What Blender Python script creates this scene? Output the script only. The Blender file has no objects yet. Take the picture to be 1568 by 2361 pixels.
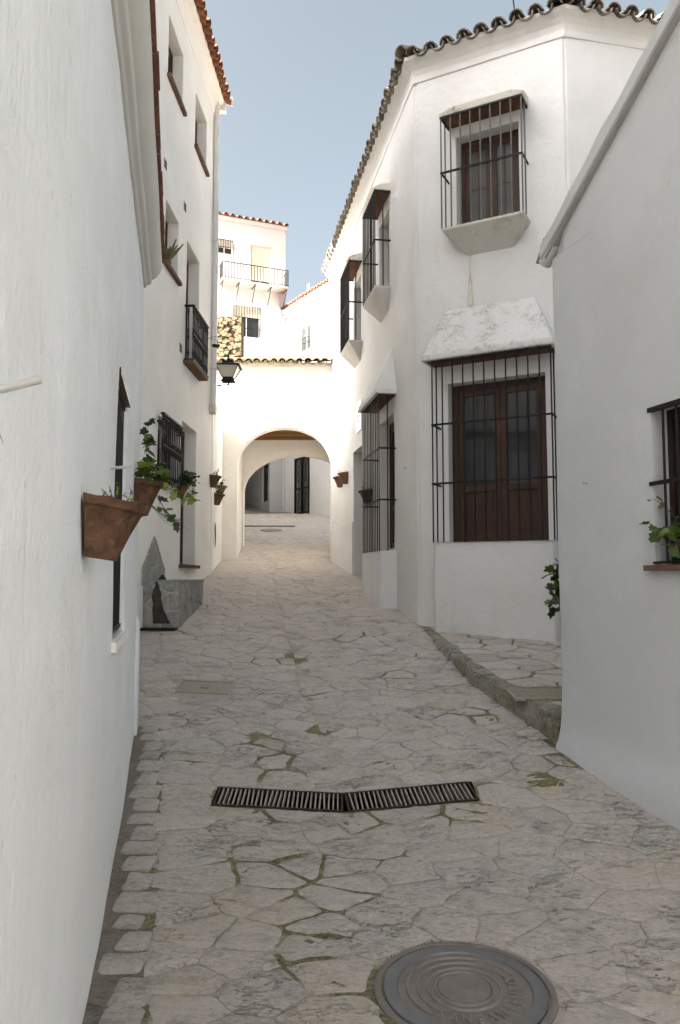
import bpy, math, random
from mathutils import Vector, Matrix, noise
random.seed(11)
sc = bpy.context.scene
col = sc.collection
RAD = math.radians

# ------------------------------------------------------------------ camera, sky, sun, exposure
cd = bpy.data.cameras.new("camera"); cam = bpy.data.objects.new("camera", cd); col.objects.link(cam)
cam.location = (0, 0, 1.6); cam.rotation_euler = (RAD(90 + 4.75), 0, 0)
cd.sensor_fit = 'HORIZONTAL'; cd.sensor_width = 36; cd.lens = 36 * 1800 / 1568
cd.clip_start = .05; cd.clip_end = 800
sc.camera = cam
SUN_DIR = Vector((-2.25, -1.1, 1.47)).normalized()          # towards the sun
w = bpy.data.worlds.new("World"); sc.world = w; w.use_nodes = True
wn = w.node_tree; wn.nodes.clear()
sky = wn.nodes.new('ShaderNodeTexSky'); sky.sky_type = 'NISHITA'; sky.sun_disc = False
sky.sun_elevation = math.asin(SUN_DIR.z); sky.sun_rotation = math.atan2(SUN_DIR.x, SUN_DIR.y)
sky.altitude = 300; sky.air_density = .35; sky.dust_density = 10; sky.ozone_density = 2
bg = wn.nodes.new('ShaderNodeBackground'); bg.inputs['Strength'].default_value = .05
wo = wn.nodes.new('ShaderNodeOutputWorld')
hz = wn.nodes.new('ShaderNodeHueSaturation'); hz.inputs['Saturation'].default_value = .52; hz.inputs['Hue'].default_value = .462; wn.links.new(sky.outputs[0], hz.inputs['Color'])      # thin haze takes some colour out of the whole sky
wn.links.new(hz.outputs[0], bg.inputs[0]); wn.links.new(bg.outputs[0], wo.inputs[0])
sl = bpy.data.lights.new("sun", 'SUN'); sl.energy = 5; sl.angle = RAD(.53); sl.color = (1, .93, .82)
so = bpy.data.objects.new("sun", sl); col.objects.link(so)
so.rotation_euler = SUN_DIR.to_track_quat('Z', 'Y').to_euler(); so.location = (-20, -10, 30)
sc.view_settings.view_transform = 'Standard'; sc.view_settings.look = 'None'
sc.view_settings.exposure = 3.62; sc.view_settings.use_white_balance = True; sc.view_settings.white_balance_temperature = 6550; sc.view_settings.white_balance_tint = 9; sc.view_settings.gamma = 1; sc.view_settings.use_curve_mapping = False
sc.render.engine = 'CYCLES'
sc.cycles.max_bounces = 14; sc.cycles.diffuse_bounces = 12; sc.cycles.use_denoising = True

# ------------------------------------------------------------------ mesh helpers
class MB:
    def __init__(s): s.v = []; s.f = []
    def add(s, vs, fs):
        b = len(s.v); s.v += [tuple(p) for p in vs]; s.f += [tuple(b + i for i in f) for f in fs]; return s
    def quad(s, *p): return s.add(p, [tuple(range(len(p)))])
    def box(s, x0, x1, y0, y1, z0, z1):
        return s.add([(x0, y0, z0), (x1, y0, z0), (x1, y1, z0), (x0, y1, z0), (x0, y0, z1), (x1, y0, z1), (x1, y1, z1), (x0, y1, z1)],
                     [(0, 3, 2, 1), (4, 5, 6, 7), (0, 1, 5, 4), (1, 2, 6, 5), (2, 3, 7, 6), (3, 0, 4, 7)])
    def tube(s, pts, r, n=6):
        pts = [Vector(p) for p in pts]; rs = r if isinstance(r, (list, tuple)) else [r] * len(pts)
        vs = []; fs = []
        for i, p in enumerate(pts):
            t = (pts[min(i + 1, len(pts) - 1)] - pts[max(i - 1, 0)]).normalized()
            a = Vector((0, 0, 1)) if abs(t.z) < .9 else Vector((1, 0, 0))
            u = t.cross(a).normalized(); w_ = t.cross(u)
            for k in range(n):
                an = 2 * math.pi * (k + .5) / n
                vs.append(p + (u * math.cos(an) + w_ * math.sin(an)) * rs[i])
        for i in range(len(pts) - 1):
            for k in range(n):
                k2 = (k + 1) % n
                fs.append((i * n + k, i * n + k2, (i + 1) * n + k2, (i + 1) * n + k))
        fs.append(tuple(range(n))[::-1]); fs.append(tuple((len(pts) - 1) * n + k for k in range(n)))
        return s.add(vs, fs)
    def lathe(s, prof, n=24, c=(0, 0, 0), rot=0.0):
        vs = []; fs = []
        for r, z in prof:
            for k in range(n):
                a = 2 * math.pi * k / n + rot
                vs.append((c[0] + r * math.cos(a), c[1] + r * math.sin(a), c[2] + z))
        for i in range(len(prof) - 1):
            for k in range(n):
                k2 = (k + 1) % n; fs.append((i * n + k, i * n + k2, (i + 1) * n + k2, (i + 1) * n + k))
        return s.add(vs, fs)
    def prism(s, poly, d):
        """poly: 3D points, extruded by vector d"""
        n = len(poly); d = Vector(d)
        vs = [Vector(p) for p in poly] + [Vector(p) + d for p in poly]
        fs = [tuple(range(n))[::-1], tuple(range(n, 2 * n))] + [(i, (i + 1) % n, n + (i + 1) % n, n + i) for i in range(n)]
        return s.add(vs, fs)
    def mesh(s, name, smooth=None):
        me = bpy.data.meshes.new(name); me.from_pydata(s.v, [], s.f); me.update()
        if smooth is not None:
            me.shade_smooth(); me.set_sharp_from_angle(angle=RAD(smooth))
        return me

WM = {}
I4 = Matrix.Identity(4)
def obj(name, mb, mat, parent=None, M=I4, smooth=None, label=None, kind=None, recalc=False):
    me = mb.mesh(name, smooth) if isinstance(mb, MB) else mb
    if mat and not me.materials: me.materials.append(mat)
    o = bpy.data.objects.new(name, me); col.objects.link(o)
    if parent is not None:
        o.parent = parent; o.matrix_parent_inverse = WM[parent.name].inverted()
    o.matrix_basis = M; WM[o.name] = M.copy()
    if label: o["label"] = label
    if kind: o["kind"] = kind
    return o
def tag(o, label, cat, group=None):
    o["label"] = label; o["category"] = cat
    if group: o["group"] = group
    return o
def thing(name, label, cat, M, group=None):
    o = bpy.data.objects.new(name, None); col.objects.link(o); o.empty_display_size = .2
    o.matrix_basis = M; WM[o.name] = M.copy()
    return tag(o, label, cat, group)
def struct(name, mb, mat, smooth=None, label=None):
    o = obj(name, mb, mat, smooth=smooth, kind='structure')
    if label: o['label'] = label
    return o
def T(x, y, z): return Matrix.Translation((x, y, z))
def RZ(d): return Matrix.Rotation(RAD(d), 4, 'Z')
def RX(d): return Matrix.Rotation(RAD(d), 4, 'X')
def RY(d): return Matrix.Rotation(RAD(d), 4, 'Y')
def frame(x, y, a):
    """local x runs along the wall (compass angle a from +Y), local -y points out of the wall, z is world height"""
    return T(x, y, 0) @ RZ(90 - a)
def fpt(F, x, y=0, z=0): return F @ Vector((x, y, z))

# ------------------------------------------------------------------ materials
def newmat(name):
    m = bpy.data.materials.new(name); m.use_nodes = True
    t = m.node_tree; b = t.nodes['Principled BSDF']
    return m, t, b
def nd(t, typ, ins=None, **props):
    n = t.nodes.new(typ)
    for k, v in props.items(): setattr(n, k, v)
    for k, v in (ins or {}).items():
        if isinstance(v, bpy.types.NodeSocket): t.links.new(v, n.inputs[k])
        else: n.inputs[k].default_value = v
    return n
def pos(t, scale=(1, 1, 1), obj_space=False):
    if obj_space: src = t.nodes.new('ShaderNodeTexCoord').outputs['Object']
    else: src = t.nodes.new('ShaderNodeNewGeometry').outputs['Position']
    m = nd(t, 'ShaderNodeMapping', {'Vector': src, 'Scale': scale}); return m.outputs[0]
def nz(t, vec, scale, detail=5, rough=.6, dist=0):
    return nd(t, 'ShaderNodeTexNoise', {'Vector': vec, 'Scale': scale, 'Detail': detail, 'Roughness': rough, 'Distortion': dist}).outputs['Fac']
def ramp(t, fac, lo, hi, a=0., b=1.):
    return nd(t, 'ShaderNodeMapRange', {'Value': fac, 'From Min': lo, 'From Max': hi, 'To Min': a, 'To Max': b}).outputs[0]
def mixc(t, fac, a, b, typ='MIX'):
    n = t.nodes.new('ShaderNodeMix'); n.data_type = 'RGBA'; n.blend_type = typ
    for sck, v in ((n.inputs[0], fac), (n.inputs[6], a), (n.inputs[7], b)):
        if isinstance(v, bpy.types.NodeSocket): t.links.new(v, sck)
        elif isinstance(v, (int, float)): sck.default_value = v
        else: sck.default_value = (*v, 1) if len(v) == 3 else v
    return n.outputs[2]
def math_(t, op, a, b=0.):
    n = t.nodes.new('ShaderNodeMath'); n.operation = op
    for i, v in enumerate((a, b)):
        if isinstance(v, bpy.types.NodeSocket): t.links.new(v, n.inputs[i])
        else: n.inputs[i].default_value = v
    return n.outputs[0]
def bump(t, b, h, dist, strength=1., bevel=0.):
    ins = {'Height': h, 'Distance': dist, 'Strength': strength}
    if bevel: ins['Normal'] = nd(t, 'ShaderNodeBevel', {'Radius': bevel}, samples=4).outputs[0]
    t.links.new(nd(t, 'ShaderNodeBump', ins).outputs[0], b.inputs['Normal'])

def plaster(name, base=(.80, .79, .765), streak=0., grime=0., rough_d=.006, coarse=9, vert=0., bev=.014):
    m, t, b = newmat(name); p = pos(t)
    n1 = nz(t, p, .9, 6, .65); n2 = nz(t, p, 4.5, 6, .7)
    dk = tuple(c * k for c, k in zip(base, (.90, .895, .88)))
    c = mixc(t, ramp(t, n1, .35, .65), base, dk)
    c = mixc(t, ramp(t, n2, .60, .78, 0, .35), c, (.66, .645, .61))
    pt = nz(t, p, .75, 3, .5, 1.2)
    c = mixc(t, ramp(t, pt, .505, .53, 0, .35), c, tuple(x * .90 for x in base))
    hl = math_(t, 'ABSOLUTE', math_(t, 'SUBTRACT', nz(t, p, 1.1, 9, .7, .3), .5))
    hc = math_(t, 'MULTIPLY', ramp(t, hl, 0, .0022, 1, 0), ramp(t, nz(t, p, .8, 3), .54, .62))
    c = mixc(t, math_(t, 'MULTIPLY', hc, .55), c, (.36, .34, .30))
    # small chips and spots
    sp = nz(t, p, 17, 2, .5)
    c = mixc(t, ramp(t, sp, .735, .77, 0, .45), c, (.45, .42, .37))
    if streak:
        pv = pos(t, (5, 5, .8)); s1 = nz(t, pv, 1.4, 8, .75, .6); msk = nz(t, p, .55, 3, .5)
        f = math_(t, 'MULTIPLY', ramp(t, s1, .55, .74), ramp(t, msk, .42, .62))
        c = mixc(t, math_(t, 'MULTIPLY', f, streak), c, (.50, .47, .42))
    if grime:
        g1 = nz(t, p, 3.2, 8, .75, .4); g2 = nz(t, p, 22, 5, .7)
        f = math_(t, 'MULTIPLY', ramp(t, g1, .50, .62), ramp(t, g2, .42, .58))
        c = mixc(t, math_(t, 'MULTIPLY', f, grime), c, (.19, .165, .105))
    t.links.new(c, b.inputs['Base Color']); b.inputs['Roughness'].default_value = .92
    b.inputs['Specular IOR Level'].default_value = .15
    h = math_(t, 'ADD', math_(t, 'MULTIPLY', nz(t, p, coarse, 5, .6), 1.), math_(t, 'MULTIPLY', nz(t, p, 55, 3, .6), .22))
    if vert:
        v1 = nz(t, pos(t, (6, 6, 2.2)), 2.6, 7, .72, .8)
        h = math_(t, 'ADD', h, math_(t, 'MULTIPLY', v1, vert))
        c = mixc(t, ramp(t, v1, .60, .72, 0, .28), c, (.55, .53, .49)); t.links.new(c, b.inputs['Base Color'])
    bump(t, b, h, rough_d, .9, bev)
    return m
def simple(name, c, rough=.6, metal=0, var=.15, scale=8, bd=.001, spec=.3, c2=None, obj_space=True):
    m, t, b = newmat(name); p = pos(t, obj_space=obj_space)
    n = nz(t, p, scale, 6, .65)
    c2 = c2 or tuple(x * (1 - var * 2) for x in c)
    t.links.new(mixc(t, ramp(t, n, .35, .68), c, c2), b.inputs['Base Color'])
    b.inputs['Roughness'].default_value = rough; b.inputs['Metallic'].default_value = metal
    b.inputs['Specular IOR Level'].default_value = spec
    if bd: bump(t, b, nz(t, p, scale * 4, 4), bd, .8)
    return m
def stained_pot(name):
    m, t, b = newmat(name); p = pos(t, obj_space=True)
    c = mixc(t, ramp(t, nz(t, p, 14, 7, .7, .6), .38, .62), (.115, .060, .038), (.052, .030, .020))
    c = mixc(t, ramp(t, nz(t, pos(t, (1, 1, .45), True), 11, 6, .7, 1.), .56, .66, 0, .75), c, (.165, .135, .105))
    c = mixc(t, ramp(t, nz(t, p, 23, 5, .7, 1.5), .60, .66, 0, .6), c, (.17, .105, .055))
    c = mixc(t, ramp(t, nz(t, p, 60, 4, .6), .58, .70, 0, .5), c, (.035, .022, .015))
    t.links.new(c, b.inputs['Base Color']); b.inputs['Roughness'].default_value = .9; b.inputs['Specular IOR Level'].default_value = .15
    bump(t, b, nz(t, p, 40, 6), .006, .9); return m
def wood(name, c, c2, rough=.45):
    m, t, b = newmat(name); p = pos(t, (14, 14, 1.2), obj_space=True)
    n = nz(t, p, 2.2, 6, .7, .6); n2 = nz(t, pos(t, obj_space=True), 2.5, 3)
    cc = mixc(t, ramp(t, n, .3, .7), c, c2); cc = mixc(t, ramp(t, n2, .58, .75, 0, .3), cc, (.17, .075, .028))
    t.links.new(cc, b.inputs['Base Color']); b.inputs['Roughness'].default_value = rough
    b.inputs['Specular IOR Level'].default_value = .3
    bump(t, b, n, .0012, .7); return m
def tilemat(name, cols, lichen=0., dark=(.05, .045, .035)):
    m, t, b = newmat(name); p = pos(t)
    r = nd(t, 'ShaderNodeObjectInfo').outputs['Random']
    c = mixc(t, ramp(t, r, 0, 1), cols[0], cols[1])
    c = mixc(t, ramp(t, nz(t, p, 9, 6, .7), .42, .62, 0, .8), c, cols[2])
    if lichen:
        c = mixc(t, ramp(t, nz(t, p, 5, 7, .75), .46, .58, 0, lichen), c, dark)
        c = mixc(t, ramp(t, nz(t, p, 26, 4, .6), .60, .70, 0, .6), c, (.42, .41, .33))
    t.links.new(c, b.inputs['Base Color']); b.inputs['Roughness'].default_value = .9; b.inputs['Specular IOR Level'].default_value = .15
    bump(t, b, nz(t, p, 45, 5), .004, .9); return m
def stonemat(name, pal, moss=0., merged=False, dist=.012, wet=False, obj_space=False, base=(.485, .435, .393)):
    m, t, b = newmat(name); p = pos(t)
    ps = pos(t, (1., 2.4, 1.))                                   # cleavage runs across the street
    if merged: r = nd(t, 'ShaderNodeTexVoronoi', {'Vector': p, 'Scale': 2.4}).outputs['Color']; r = nd(t, 'ShaderNodeSeparateColor', {'Color': r}).outputs[0]
    else: r = nd(t, 'ShaderNodeObjectInfo').outputs['Random']
    cr = t.nodes.new('ShaderNodeValToRGB'); cr.color_ramp.interpolation = 'LINEAR'
    el = cr.color_ramp.elements; n = len(pal)
    el[0].position = 0; el[0].color = (*pal[0], 1); el[1].position = 1; el[1].color = (*pal[-1], 1)
    for i in range(1, n - 1):
        e = el.new(i / (n - 1)); e.color = (*pal[i], 1)
    t.links.new(r, cr.inputs[0]); c = cr.outputs[0]
    st = (1, 1, 1) if obj_space else (1., 2.1, 1.5)
    ps = pos(t, st); pl = pos(t, (1., 1.5, 1.2))
    big = nz(t, p, 1.4, 6, .7, .4); mid = nz(t, ps, 7, 10, .8, .2); fine = nz(t, pl, 34, 8, .82); grit = nz(t, p, 120, 4, .7)
    c = mixc(t, ramp(t, big, .38, .62, .12, .70), c, base)
    dk = lambda k: tuple(x * k for x in base)
    c = mixc(t, ramp(t, mid, .52, .61, 0, .58), c, dk(.54))
    c = mixc(t, ramp(t, mid, .38, .475, .55, 0), c, dk(1.32))
    c = mixc(t, ramp(t, fine, .41, .48, .6, 0), c, dk(.48))
    c = mixc(t, ramp(t, fine, .53, .61, 0, .5), c, dk(1.45))
    c = mixc(t, ramp(t, grit, .38, .46, .4, 0), c, dk(.42))
    cm = nz(t, p, 2.7, 7, .72, .5); cm2 = nz(t, p, 16, 6, .75)   # cement smeared over stones and joints alike
    c = mixc(t, math_(t, 'MULTIPLY', ramp(t, cm, .49, .55, 0, .62), ramp(t, cm2, .38, .52)), c, dk(1.10))
    gp = nz(t, p, 3.4, 6, .7, .8)
    c = mixc(t, ramp(t, gp, .58, .66, 0, .42), c, (base[0] * .62, base[1] * .68, base[2] * .66))
    c = mixc(t, ramp(t, gp, .42, .34, 0, .38), c, dk(.66))
    msk = nz(t, p, 2.2, 4, .6)
    ln = math_(t, 'ABSOLUTE', math_(t, 'SUBTRACT', nz(t, ps, 1.9, 10, .74, .2), .5))
    crack = math_(t, 'MULTIPLY', ramp(t, ln, .0, .007, 1, 0), ramp(t, msk, .50, .60))
    c = mixc(t, math_(t, 'MULTIPLY', crack, .9), c, dk(.2))
    yel = nz(t, p, 2.6, 6, .66, .3)
    c = mixc(t, ramp(t, yel, .58, .68, 0, .5), c, (base[0] * .98, base[1] * .95, base[2] * .66))
    if moss:
        m2 = nz(t, p, 26, 5, .65)
        if moss == 'attr':                                     # moss grows where the joints stand open (painted per vertex)
            mm = nd(t, 'ShaderNodeAttribute', attribute_name='moss').outputs['Fac']; f = ramp(t, math_(t, 'ADD', mm, math_(t, 'SUBTRACT', m2, .5)), .30, .55); moss = .95
        else: f = math_(t, 'MULTIPLY', ramp(t, nz(t, p, 1.6, 6, .7), .46, .54), ramp(t, m2, .38, .52))
        mc = mixc(t, ramp(t, nz(t, p, 9, 6, .7), .40, .58), (.26, .215, .14), (.25, .245, .075)); mc = mixc(t, ramp(t, nz(t, p, 45, 4, .7), .40, .55), mc, (.11, .105, .045))
        c = mixc(t, math_(t, 'MULTIPLY', f, moss), c, mc)
    t.links.new(c, b.inputs['Base Color'])
    t.links.new(ramp(t, mid, .3, .7, .62, .86), b.inputs['Roughness']); b.inputs['Specular IOR Level'].default_value = .35
    if wet: b.inputs['Roughness'].default_value = .35
    h = math_(t, 'ADD', math_(t, 'MULTIPLY', mid, -1.5), math_(t, 'ADD', math_(t, 'MULTIPLY', fine, .5), math_(t, 'MULTIPLY', crack, -.8)))
    bump(t, b, h, dist, 1.); return m
def leafmat(name, a, b_):
    m, t, b = newmat(name)
    r = nd(t, 'ShaderNodeObjectInfo').outputs['Random']
    c = mixc(t, r, a, b_); c = mixc(t, ramp(t, nz(t, pos(t), 60, 3), .4, .7, 0, .5), c, tuple(x * .6 for x in a))
    t.links.new(c, b.inputs['Base Color']); b.inputs['Roughness'].default_value = .5; b.inputs['Specular IOR Level'].default_value = .4
    b.inputs['Subsurface Weight'].default_value = 0
    return m
M_ = {}
M_['pl_left'] = plaster('limewash_streaked', (.765, .79, .815), streak=.4, rough_d=.016, coarse=7, vert=.6)
M_['pl_tall'] = plaster('limewash_smooth', (.88, .865, .84), streak=.12)
M_['pl_right'] = plaster('limewash_right', (.71, .705, .695), streak=.4, rough_d=.012)
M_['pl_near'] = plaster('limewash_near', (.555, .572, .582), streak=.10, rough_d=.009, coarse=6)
M_['pl_arch'] = plaster('limewash_arch', (.88, .86, .81), streak=.15, rough_d=.012, coarse=8)
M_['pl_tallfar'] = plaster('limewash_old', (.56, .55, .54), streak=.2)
M_['pl_far'] = plaster('limewash_far', (.76, .75, .73), streak=.1)
M_['pl_hood'] = plaster('limewash_mossy', (.69, .685, .665), streak=.5, grime=.62, bev=.05)
M_['pl_hood2'] = plaster('limewash_lichened', (.66, .64, .57), streak=.3, grime=.95)
M_['pl_slab'] = plaster('plaster_weathered', (.60, .58, .545), streak=.5, grime=.35)
M_['cornice'] = plaster('cornice_grey', (.60, .60, .57), streak=.2, rough_d=.006)
M_['pl_plain'] = plaster('limewash_trim', (.80, .79, .765), streak=.15)
M_['wood'] = wood('oiled_brown_wood', (.070, .034, .022), (.038, .019, .013))
M_['redwood'] = wood('red_brown_wood', (.075, .022, .016), (.045, .014, .011), .4)
M_['darkwood'] = wood('dark_wood', (.028, .016, .011), (.018, .011, .008))
M_['beam'] = wood('warm_beam_wood', (.26, .13, .055), (.18, .085, .035), .6)
M_['iron'] = simple('black_iron', (.010, .010, .011), .6, .1, .2, 20, .0008)
M_['iron_grey'] = simple('grey_painted_iron', (.13, .135, .135), .5, .2, .2, 20, .0006)
M_['rust'] = simple('rusty_iron', (.28, .225, .195), .6, .1, .2, 14, .0015, c2=(.40, .35, .325))
M_['rustside'] = simple('dark_rust', (.055, .032, .026), .8, .2, .2, 14, .001)
M_['cast'] = simple('cast_iron', (.15, .128, .115), .6, .2, .2, 12, .0014, c2=(.21, .185, .165), spec=.4)
M_['cast_worn'] = simple('worn_ring_iron', (.27, .245, .23), .5, .3, .15, 14, .0008, c2=(.20, .18, .165))
M_['cast_blue'] = simple('worn_cast_iron', (.165, .168, .178), .5, .3, .12, 9, .0008, c2=(.125, .12, .12), spec=.4)
M_['glass'] = simple('window_glass', (.035, .036, .036), .06, 0, .1, 2, 0, .6)
M_['glass_grey'] = simple('curtained_glass', (.10, .10, .095), .12, 0, .15, 3, 0, .55)
M_['frosted'] = simple('frosted_lamp_glass', (.62, .58, .49), .35, 0, .05, 3, 0, .5)
M_['terra'] = simple('terracotta_pot', (.165, .078, .046), .88, 0, .25, 8, .004, .15, c2=(.21, .135, .09))
M_['terra_old'] = stained_pot('stained_terracotta')
M_['terra_dark'] = simple('old_terracotta_pot', (.095, .046, .030), .85, 0, .25, 9, .006, .2, c2=(.155, .098, .058))
M_['sill'] = simple('terracotta_sill', (.17, .10, .07), .85, 0, .2, 9, .002, .15)
M_['brick'] = simple('clay_soffit', (.17, .085, .055), .9, 0, .2, 10, .002, .1)
M_['soil'] = simple('potting_soil', (.04, .03, .022), .95, 0, .3, 30, .004, .1)
M_['tile_right'] = tilemat('weathered_tiles', ((.15, .12, .092), (.21, .175, .138), (.27, .24, .20)), .6)
M_['tile_orange'] = tilemat('orange_tiles', ((.24, .095, .05), (.30, .15, .085), (.17, .07, .04)))
M_['tile_pale'] = tilemat('pale_tiles', ((.20, .15, .085), (.17, .115, .06), (.16, .13, .08)), .3, (.07, .06, .03))
M_['tile_far'] = tilemat('red_tiles', ((.22, .085, .055), (.27, .12, .08), (.19, .10, .075)), .25)
PAL = [(.51, .455, .405), (.56, .50, .44), (.45, .40, .36), (.54, .48, .425), (.47, .465, .415), (.55, .485, .43), (.56, .485, .365), (.52, .465, .415), (.40, .36, .33), (.60, .545, .49), (.53, .47, .42)]
M_['stone'] = stonemat('slate_paving', PAL)
M_['stone_far'] = stonemat('slate_paving_far', PAL, merged=True)
M_['bed'] = stonemat('mortar_bed', base=(.45, .39, .34), pal=[(.43, .375, .33), (.48, .42, .37)], moss='attr', merged=True, dist=.012)
M_['gutter'] = stonemat('gutter_stone', base=(.44, .40, .36), pal=[(.44, .41, .375), (.38, .35, .32), (.49, .46, .42), (.41, .37, .33)])
M_['gutter_bed'] = stonemat('dark_gutter_mortar', base=(.21, .18, .155), pal=[(.20, .175, .15), (.24, .21, .185)], moss=.5, merged=True)
M_['slate'] = stonemat('fountain_slate', base=(.30, .295, .275), pal=[(.21, .23, .23), (.34, .33, .295), (.27, .295, .275), (.38, .355, .31), (.19, .21, .22)], dist=.005, obj_space=True)
M_['slate_wet'] = simple('wet_algae', (.016, .016, .011), .22, 0, .3, 14, .004, .5, c2=(.06, .042, .030))
M_['pale_mortar'] = simple('pale_mortar', (.48, .46, .42), .9, 0, .15, 20, .003, .1)
M_['kerb'] = stonemat('mossy_kerb_stone', base=(.34, .31, .265), pal=[(.20, .19, .165), (.25, .24, .21), (.17, .165, .14)], moss=.75)
M_['rubble'] = simple('rubble_stone', (.10, .082, .054), .95, 0, .22, 16, .03, .1, c2=(.145, .122, .085), obj_space=False)
M_['rubble_brick'] = simple('rubble_brick', (.115, .072, .045), .95, 0, .2, 9, .006, .1, obj_space=False)
M_['rubble_mortar'] = simple('rubble_mortar', (.115, .093, .06), .95, 0, .3, 14, .03, .1, obj_space=False)
M_['ground'] = simple('bare_ground', (.30, .27, .23), .95, 0, .2, 2, .01, .1, obj_space=False)
M_['moss'] = leafmat('moss_green', (.075, .09, .018), (.13, .13, .035))
M_['leaf'] = leafmat('geranium_leaf', (.055, .105, .014), (.12, .17, .03))
M_['leaf_dark'] = leafmat('dark_leaf', (.018, .042, .010), (.055, .085, .02))
M_['leaf_lime'] = leafmat('lime_leaf', (.20, .27, .04), (.15, .21, .04))
M_['stem'] = simple('dry_stem', (.10, .065, .04), .8, 0, .2, 30, 0)
M_['stem_dry'] = simple('loose_grit', (.26, .22, .18), .9, 0, .3, 3, 0, .1, c2=(.10, .085, .065), obj_space=False)
M_['twig'] = simple('grey_twig', (.28, .26, .24), .9, 0, .2, 30, 0)
M_['white_iron'] = simple('whitewashed_iron', (.46, .455, .44), .6, 0, .15, 18, .001)
M_['pvc'] = simple('white_downpipe', (.70, .695, .68), .45, 0, .06, 3, 0, .4)
M_['shutter'] = simple('cream_shutter', (.66, .59, .48), .7, 0, .06, 6, 0)
M_['white_frame'] = simple('white_window_frame', (.78, .78, .76), .5, 0, .05, 5, 0)
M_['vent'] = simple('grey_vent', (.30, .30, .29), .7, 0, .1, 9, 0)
M_['hatch'] = simple('worn_hatch_metal', (.33, .29, .235), .6, .15, .2, 22, .002, c2=(.26, .24, .20))
M_['plaque'] = simple('glazed_plaque', (.80, .79, .74), .2, 0, .04, 6, 0, .5)
M_['ink'] = simple('blue_glaze', (.10, .13, .20), .3, 0, .1, 9, 0)
M_['zinc'] = simple('antenna_metal', (.45, .45, .46), .4, .7, .1, 9, 0)
M_['black'] = simple('dark_void', (.012, .011, .010), .9, 0, .1, 5, 0, .1)
M_['yellow'] = leafmat('cactus_green', (.10, .12, .035), (.14, .13, .06))

# ------------------------------------------------------------------ terrain
def interp(xs, ys, x):
    if x <= xs[0]: return ys[0]
    for i in range(len(xs) - 1):
        if x <= xs[i + 1]:
            k = (x - xs[i]) / (xs[i + 1] - xs[i]); return ys[i] + k * (ys[i + 1] - ys[i])
    return ys[-1]
LP = ((-9, 2.65, 3.8, 5, 9, 12.4, 13.9, 17, 25, 40), (0, 0, .06, .2, .88, 1.50, 1.68, 1.96, 3.45, 6.1))
RP = ((-9, 2.65, 3.8, 5, 9.78, 17, 25, 40), (0, 0, .06, .2, 1.0, 1.95, 3.45, 6.1))
def gz_raw(X, Y):
    u = min(1, max(0, (X + 2.2) / 3.2))
    return interp(*LP, Y) * (1 - u) + interp(*RP, Y) * u
def gz(X, Y):
    z = sum(gz_raw(X, Y + d) for d in (-.35, -.12, .12, .35)) / 4
    xc = interp((2, 5, 7, 9.5, 13, 17), (.1, .05, -.3, -.65, -1.1, -1.4), Y)
    amp = interp((3.6, 4.7, 5.5, 6.5, 13, 17), (0, .056, .056, .05, .05, .0), Y)
    return z - amp * max(0, 1 - abs(X - xc) / 1.1)

# ------------------------------------------------------------------ wall helpers
def facade(mb, x0, x1, z0, z1, holes=(), cell=.28, amp=.008, rl=0., rr=0., seed=0., flare=None):
    """a plastered wall face in its frame with window openings cut out and their reveals; slightly uneven, rounded ends"""
    def cuts(a, b, extra):
        base = sorted(set([a, b] + [e for e in extra if a < e < b])); out = []
        for p, q in zip(base, base[1:]):
            n = max(1, math.ceil((q - p) / cell)); out += [p + (q - p) * i / n for i in range(n)]
        return out + [b]
    ex = [e for h in holes for e in h[:2]]
    if rl: ex += [x0 + rl * k for k in (.12, .35, .65, 1)]
    if rr: ex += [x1 - rr * k for k in (.12, .35, .65, 1)]
    ez = [e for h in holes for e in h[2:4]] + ([flare + d for d in (.05, .12, .2, .3, .45)] if flare is not None else [])
    xs = cuts(x0, x1, ex); zs = cuts(z0, z1, ez)
    def off(x, z):
        y = noise.noise(Vector((x * .8 + seed, z * .8, seed))) * amp + noise.noise(Vector((x * 2.6, z * 2.6, seed + 7))) * amp * .45
        for e, r in ((x - x0, rl), (x1 - x, rr)):
            if r and e < r: y += r - math.sqrt(max(0, r * r - (r - e) ** 2))
        if flare is not None: y -= .10 * math.exp(-max(0, z - flare) / .13)
        return y
    b = len(mb.v); nz_ = len(zs)
    for x in xs:
        for z in zs: mb.v.append((x, off(x, z), z))
    def inside(x, z): return any(h[0] < x < h[1] and h[2] < z < h[3] for h in holes)
    for i in range(len(xs) - 1):
        for j in range(nz_ - 1):
            if inside((xs[i] + xs[i + 1]) / 2, (zs[j] + zs[j + 1]) / 2): continue
            mb.f.append((b + i * nz_ + j, b + (i + 1) * nz_ + j, b + (i + 1) * nz_ + j + 1, b + i * nz_ + j + 1))
    for hx0, hx1, hz0, hz1, d in holes:
        ii = [i for i, x in enumerate(xs) if hx0 - 1e-6 <= x <= hx1 + 1e-6]; jj = [j for j, z in enumerate(zs) if hz0 - 1e-6 <= z <= hz1 + 1e-6]
        loop = [(i, jj[0]) for i in ii] + [(ii[-1], j) for j in jj[1:]] + [(i, jj[-1]) for i in ii[-2::-1]] + [(ii[0], j) for j in jj[-2:0:-1]]
        c = len(mb.v)
        for i, j in loop: mb.v.append((xs[i], d, zs[j]))
        n = len(loop)
        for k in range(n):
            k2 = (k + 1) % n
            mb.f.append((b + loop[k][0] * nz_ + loop[k][1], b + loop[k2][0] * nz_ + loop[k2][1], c + k2, c + k))
        mb.f.append(tuple(c + k for k in range(n))[::-1])
    return mb
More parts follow.
